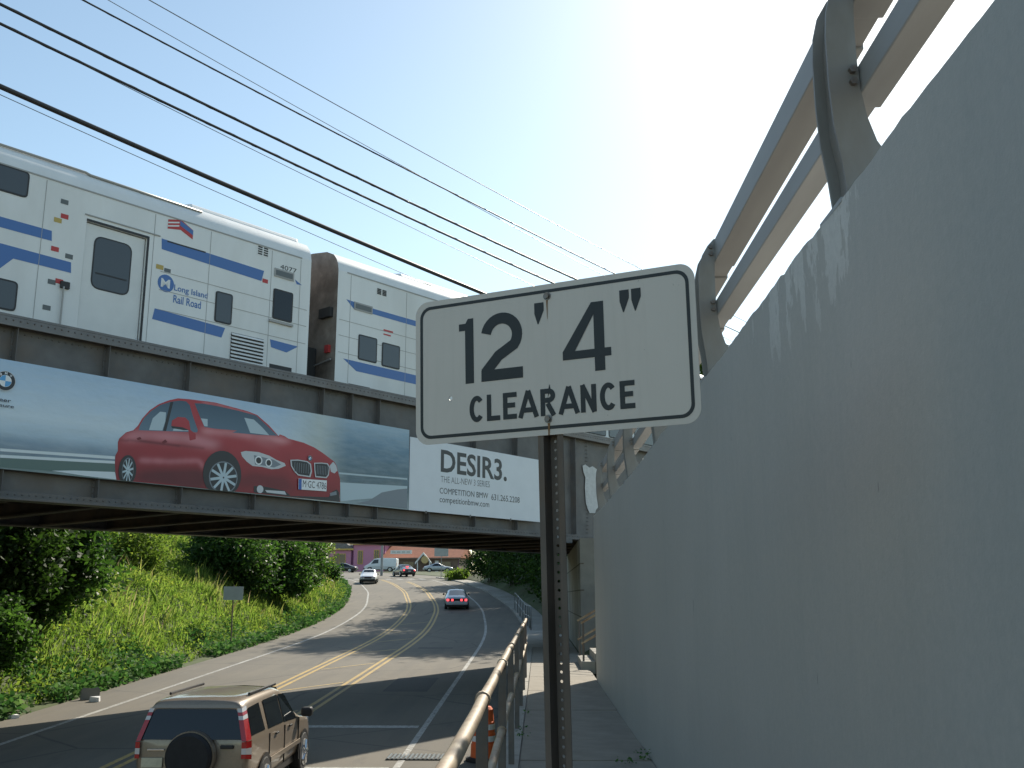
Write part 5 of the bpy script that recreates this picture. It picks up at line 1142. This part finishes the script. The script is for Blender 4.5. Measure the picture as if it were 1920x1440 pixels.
bank_plant(90, 2.2, 'small_bush', 'small green bush on the inside of the bend', 'bush', 2.0, 1.2, 5000, lm['bush'], .2, clumps=24, group=G1, trunk=.07, cz=.45, rzf=.45)
bank_plant(104, 7, 'round_bush', 'round dark bush in front of the pink house', 'bush', 3.0, 2.4, 7000, lm['bush'], .25, clumps=30, group=G1, trunk=.08, cz=.45, rzf=.45)
bank_plant(75, 8.5, 'leafy_tree', 'leafy tree on the bank top above the thicket', 'tree', 7.5, 3.0, 14000, lm['lime'], .26, clumps=45, group=G1, trunk=.16)
bank_plant(96, 10, 'leafy_tree', 'slim leafy tree beside the pink house', 'tree', 7.5, 2.4, 9000, lm['lime'], .26, clumps=35, group=G1, trunk=.14)
# trees on the shaded right side; their crowns throw the shade across the road
G2 = 'trees on the shaded right side'
for x, y, h, r, n_, lab in ((4.8, 66, 17, 4.8, 28000, 'tall dark tree just past the bridge abutment'), (3.2, 72, 22.0, 5.0, 30000, 'tallest dark tree overhanging the right pavement'), (9.0, 72, 18, 5.0, 18000, 'dark tree standing back behind the tallest one'), (3.0, 82, 18, 4.8, 24000, 'dark tree on the right bank halfway round the bend'), (.5, 92, 15, 4.4, 20000, 'shorter dark tree near the outer bend'), (8, 58, 9.5, 3.6, 12000, 'dark tree behind the bridge abutment'), (4.5, 101, 15, 4.6, 16000, 'dark tree at the back of the outer bend'), (-1.0, 109, 12, 4.0, 14000, 'last dark tree before the junction')):
    plant('shade_tree', lab, 'tree', x, y, h, r, n_, lm['dark'], .40, clumps=60, group=G2, trunk=.22, cz=.58, rzf=.40)
for x, y, h, r, n_, lab in ((2.2, 52, 3.4, 1.7, 8000, 'dark undergrowth bush nearest the abutment'), (2.2, 60, 4.2, 2.0, 9000, 'dark undergrowth bush beside the shaded pavement'), (1.5, 68, 4.4, 2.1, 9000, 'dark undergrowth bush under the tallest tree'), (.9, 76, 4.4, 2.2, 9000, 'dark undergrowth bush on the outer bend'), (-.4, 84, 4.6, 2.3, 9000, 'dark leafy bush beyond the outer bend'), (-2.4, 92, 4.6, 2.4, 8000, 'dark leafy bush where the right bank drops away'), (-4.8, 101, 4.0, 2.3, 7000, 'dark bush at the end of the right bank'), (4.5, 84, 7, 3.2, 9000, 'tall dark bush behind the outer bend'), (1.5, 99, 8, 3.6, 9000, 'tall dark bush screening the right bank')):
    plant('dark_bush', lab, 'bush', x, y, h, r, n_, lm['dark'], .26, clumps=34, group='undergrowth on the shaded right side', trunk=.09, cz=.48, rzf=.46)
plant('verge_bush', 'sunlit light green bush at the corner of the junction', 'bush', -8.9, 112, 1.6, 1.3, 4000, lm['lime'], .24, clumps=24, trunk=.08, cz=.42, rzf=.42)
for x, y, h, r, lab in ((-50, 196, 15, 6, 'far tree behind the pink house'), (-30, 200, 12, 6, 'far tree behind the red roof'), (-10, 190, 13, 6, 'far tree right of the red roof'), (-2, 165, 12, 5, 'far tree behind the dark bushes'), (-66, 185, 14, 6, 'far tree left of the pink house')):
    plant('far_tree', lab, 'tree', x, y, h, r, 7000, lm['bush'], .55, clumps=40, group='trees behind the houses', trunk=.25)
# weeds in the pavement joints
for x, y, k, lab in ((1.05, 10.6, 30, 'small weed growing at the foot of the grey wall'), (.86, 10.3, 16, 'small weed in the pavement beside the wall'), (-.2, 12.2, 18, 'small weed in the kerb joint below the railing'), (-.2, 14.4, 12, 'tiny weed in the kerb joint further along')):
    P = np.column_stack([rng.normal(0, .05, k), rng.normal(0, .07, k), np.abs(rng.normal(.03, .03, k))]); t = thing('weed', lab, 'weed', (x, y, 0), 0, 'weeds in the pavement joints'); leaves('leaf_tuft', P, .04, lm['weed'], t, rng.uniform(0, 1, k), -.2, .5)['kind'] = 'stuff'

# ---------------------------------------------------------------- houses across the junction
pink = M('pink_siding', (.52, .22, .34), .7, .06, 2, stretch=(1, 1, 8)); yel = plain('yellow_trim', (.55, .36, .09), .6); rf_red = M('red_roof', (.34, .115, .06), .8, .15, 2); shing = M('grey_shingle', (.17, .16, .16), .85, .2, 4); bld = M('brown_siding', (.16, .11, .085), .75, .15, 2); whitep = plain('white_trim', (.72, .72, .72), .5)
def house(name, lab, x, y, w_, d, h, wallm, roofm, ridge, trim, wins, gable=False):
    z = zr(y) - .1; t = thing(name, lab, 'house', (x, y, z), R(-8))
    MB().box((0, 0, -.5), (w_, d, h)).build('wall', wallm, t)
    m = MB(); e = .45
    if gable: m.prism([(-e, h), (w_ + e, h), (w_/2, h + ridge)], lambda u, v, t_: (u, t_, v + .003), -e, d + e)
    else: m.prism([(-e, h), (d + e, h), (d/2, h + ridge)], lambda u, v, t_: (t_, u, v + .003), -e, w_ + e)
    m.build('roof', roofm, t); MB().box((-e, -e - .06, h - .22), (w_ + e, -e - .005, h + .05)).build('eaves_board', trim, t)
    for a, b, c_, dd in wins:
        f = MB().box((a - .12, -.06, b - .12), (c_ + .12, -.003, dd + .12)).build('window', trim, t); MB().box((a, -.08, b), (c_, -.0605, dd)).build('pane', G, f)
        MB().box(((a + c_)/2 - .03, -.09, b), ((a + c_)/2 + .03, -.0805, dd)).build('glazing_bar', trim, f)
    for q in (0, w_ - .14): MB().box((q, -.05, -.5), (q + .14, -.0025, h - .225)).build('corner_board', plain('plum_board', (.16, .05, .13), .6), t)
    return t
house('pink_house', 'pink house with yellow trim beyond the junction', -31.9, 173, 5.7, 9, 4.9, pink, shing, 1.6, yel, [(1.0, 1.5, 1.7, 3.6), (3.9, 1.3, 4.6, 3.7)])
house('pink_wing', 'low pink house wing with a wide pale window', -36.3, 174, 4.2, 7, 4.0, pink, shing, 1.7, yel, [(1.0, 1.3, 3.0, 3.1)], True)
h2 = house('red_roof_shop', 'long low dark shop with a sloping red roof', -26.2, 171, 13.0, 9, 2.35, bld, rf_red, 2.4, bld, [(.8, .3, 2.6, 1.7), (3.4, .3, 5.2, 1.7), (9.6, .3, 11.6, 1.7)])
rs = MB().box((1.3, -.65, 3.05), (5.0, -.5, 3.65)).build('roof_sign', whitep, h2)
for q in range(4): MB().box((1.55 + q*.85, -.66, 3.18), (2.2 + q*.85, -.6505, 3.5)).build('sign_panel', M('pale_panel', (.5, .5, .48), .5, .05, 5), rs)
g_ = MB(); g_.prism([(6.2, 1.75), (7.3, 3.0), (8.4, 1.75)], lambda u, v, t_: (u, t_, v), -1.6, -.3); ga = g_.build('porch_gable', bld, h2)
for a, b in (((5.9, 1.6), (7.3, 3.25)), ((7.3, 3.25), (8.7, 1.6))): MB().prism([a, b, (b[0], b[1] - .35), (a[0], a[1] - .35)], lambda u, v, t_: (u, t_, v), -1.75, -1.605).build('barge_board', whitep, ga)
for q in (6.2, 8.25): MB().box((q, -1.55, -.5), (q + .15, -1.4, 1.74)).build('porch_post', whitep, ga)
MB().tube([(7.6, -1.80, 2.0), (7.6, -1.9, 2.0)], .62, 20).build('round_sign', M('tan_sign', (.5, .36, .16), .6, .1, 4), h2)
MB().box((8.9, -.05, 0), (9.9 - .4, -.003, 1.9)).build('shop_door', whitep, h2)
# street lamp column, street signs
sp_ = thing('street_column', 'grey metal lamp column beside the white van', 'pole', (gpos(713, 126), 126, zr(126)))
MB().tube([(0, 0, 0), (0, 0, 7.5)], [.17, .11], 10).build('shaft', mat['galv'], sp_); MB().tube([(0, 0, 7.4), (1.2, -.2, 7.8), (2.0, -.3, 7.8)], .05, 8).build('arm', mat['galv'], sp_); MB().box((1.8, -.45, 7.7), (2.5, -.15, 7.86)).build('lamp_head', mat['galv'], sp_, bevel=.03)
ss = thing('road_sign', 'pale square road sign on a thin post right of the red roof', 'sign', (gpos(826, 116), 116, zr(116)))
MB().tube([(0, 0, 0), (0, 0, 3.4)], .04, 8).build('sign_post', mat['galv'], ss); MB().box((-.8, -.06, 2.5), (.8, -.045, 3.6)).build('sign_panel', M('sign_back_grey', (.42, .45, .45), .5, .08, 3), ss)
# back of a sign on the bank
yb = 44.0; xb = gpos(433, yb); zb_ = ter(xb, yb)
bs = thing('bank_sign', 'grey back of a rectangular road sign standing in the bank grass', 'sign', (xb, yb, zb_), R(8))
zc = EYE + (1117 - 1112)/1913*yb - zb_
MB().box((-.025, -.03, -.2), (.025, .03, zc + .35)).build('sign_post', mat['post'], bs); MB().box((-.42, -.045, zc - .29), (.42, -.033, zc + .29)).build('sign_panel', M('aluminium_back', (.36, .40, .38), .5, .08, 3), bs)
# utility pole among the bushes
up_ = thing('wooden_pole', 'grey wooden pole at the end of the thicket', 'pole', (gpos(600, 92), 92, ter(gpos(600, 92), 92)))
MB().tube([(0, 0, -.3), (0, 0, 10)], [.2, .15], 10).build('pole_shaft', M('grey_pole', (.30, .27, .24), .85, .2, 3, stretch=(1, 1, .1)), up_); MB().box((-1.2, -.07, 8.8), (1.2, .07, 8.95)).build('crossarm', mat['wood'], up_)
# traffic drum on the shoulder, drain grate, litter
orange = M('orange_plastic', (.72, .13, .035), .5, .08, 6); 
xd, yd = -1.06, 19.9; dr = thing('traffic_drum', 'orange traffic drum with white bands on the shoulder behind the railing', 'traffic drum', (xd, yd, zr(yd)))
prof = [(.25, .06), (.24, .3), (.225, .32), (.225, .5), (.21, .52), (.21, .7), (.195, .72), (.18, .93), (.14, .98), (.06, .99)]
MB().lathe(prof, 20).build('drum_body', orange, dr, smooth=False); MB().lathe([(.34, 0), (.34, .06), (.3, .07)], 20).build('rubber_base', mat['rubber'], dr)
for z0, r0 in ((.36, .2305), (.57, .2155)): MB().lathe([(r0, z0), (r0, z0 + .1)], 20).build('white_band', whitep, dr)
MB().box((-.09, -.02, .985), (.09, .02, 1.05)).build('handle', orange, dr, bevel=.01)
yg = 20.2; xg = -2.3; gt = thing('drain_grate', 'cast iron slotted drain grate in the shoulder asphalt', 'drain grate', (xg, yg, zr(yg) + .004))
MB().box((-.62, -.32, 0), (.62, .32, .006)).build('pit', mat['black'], gt)
for k in range(15): MB().box((-.60 + k*.084, -.30, .007), (-.562 + k*.084, .30, .02)).build('grate_bar', mat['steel'], gt)
for px, py_, nm, lab, sz, col in ((175, 1306, 'broken_board', 'grey broken board lying at the foot of the bank', (.5, .03, .32), (.22, .22, .2)), (185, 1310, 'white_carton', 'crumpled white carton beside the broken board', (.26, .18, .14), (.75, .75, .75)), (36, 1340, 'white_wrapper', 'white wrapper in the weeds at the road edge', (.2, .14, .09), (.75, .75, .74)), (590, 1178, 'pale_scrap', 'pale scrap of litter by the left edge line', (.22, .15, .04), (.6, .58, .5))):
    dyy = 3.7 / ((py_ - 1055)/1913); xx = (px - 1010)/1913*dyy
    t = thing(nm, lab, 'litter', (xx, dyy, ter(xx, dyy) + .02 if xx - cx(dyy) < -5.85 else zr(dyy)), rnd.uniform(0, 1)); m = MB()
    a, b, c_ = sz; m.add([(-a/2, -b/2, 0), (a/2, -b/2*.8, 0), (a/2*.9, b/2, .01), (-a/2, b/2, 0), (-a/2*.8, -b/2, c_), (a/2, -b/2, c_*.8), (a/2*.8, b/2*.9, c_), (-a/2, b/2, c_*.7)], [(3,2,1,0), (4,5,6,7), (0,1,5,4), (1,2,6,5), (2,3,7,6), (3,0,4,7)])
    m.build('scrap', plain(nm + '_colour', col, .7), t)
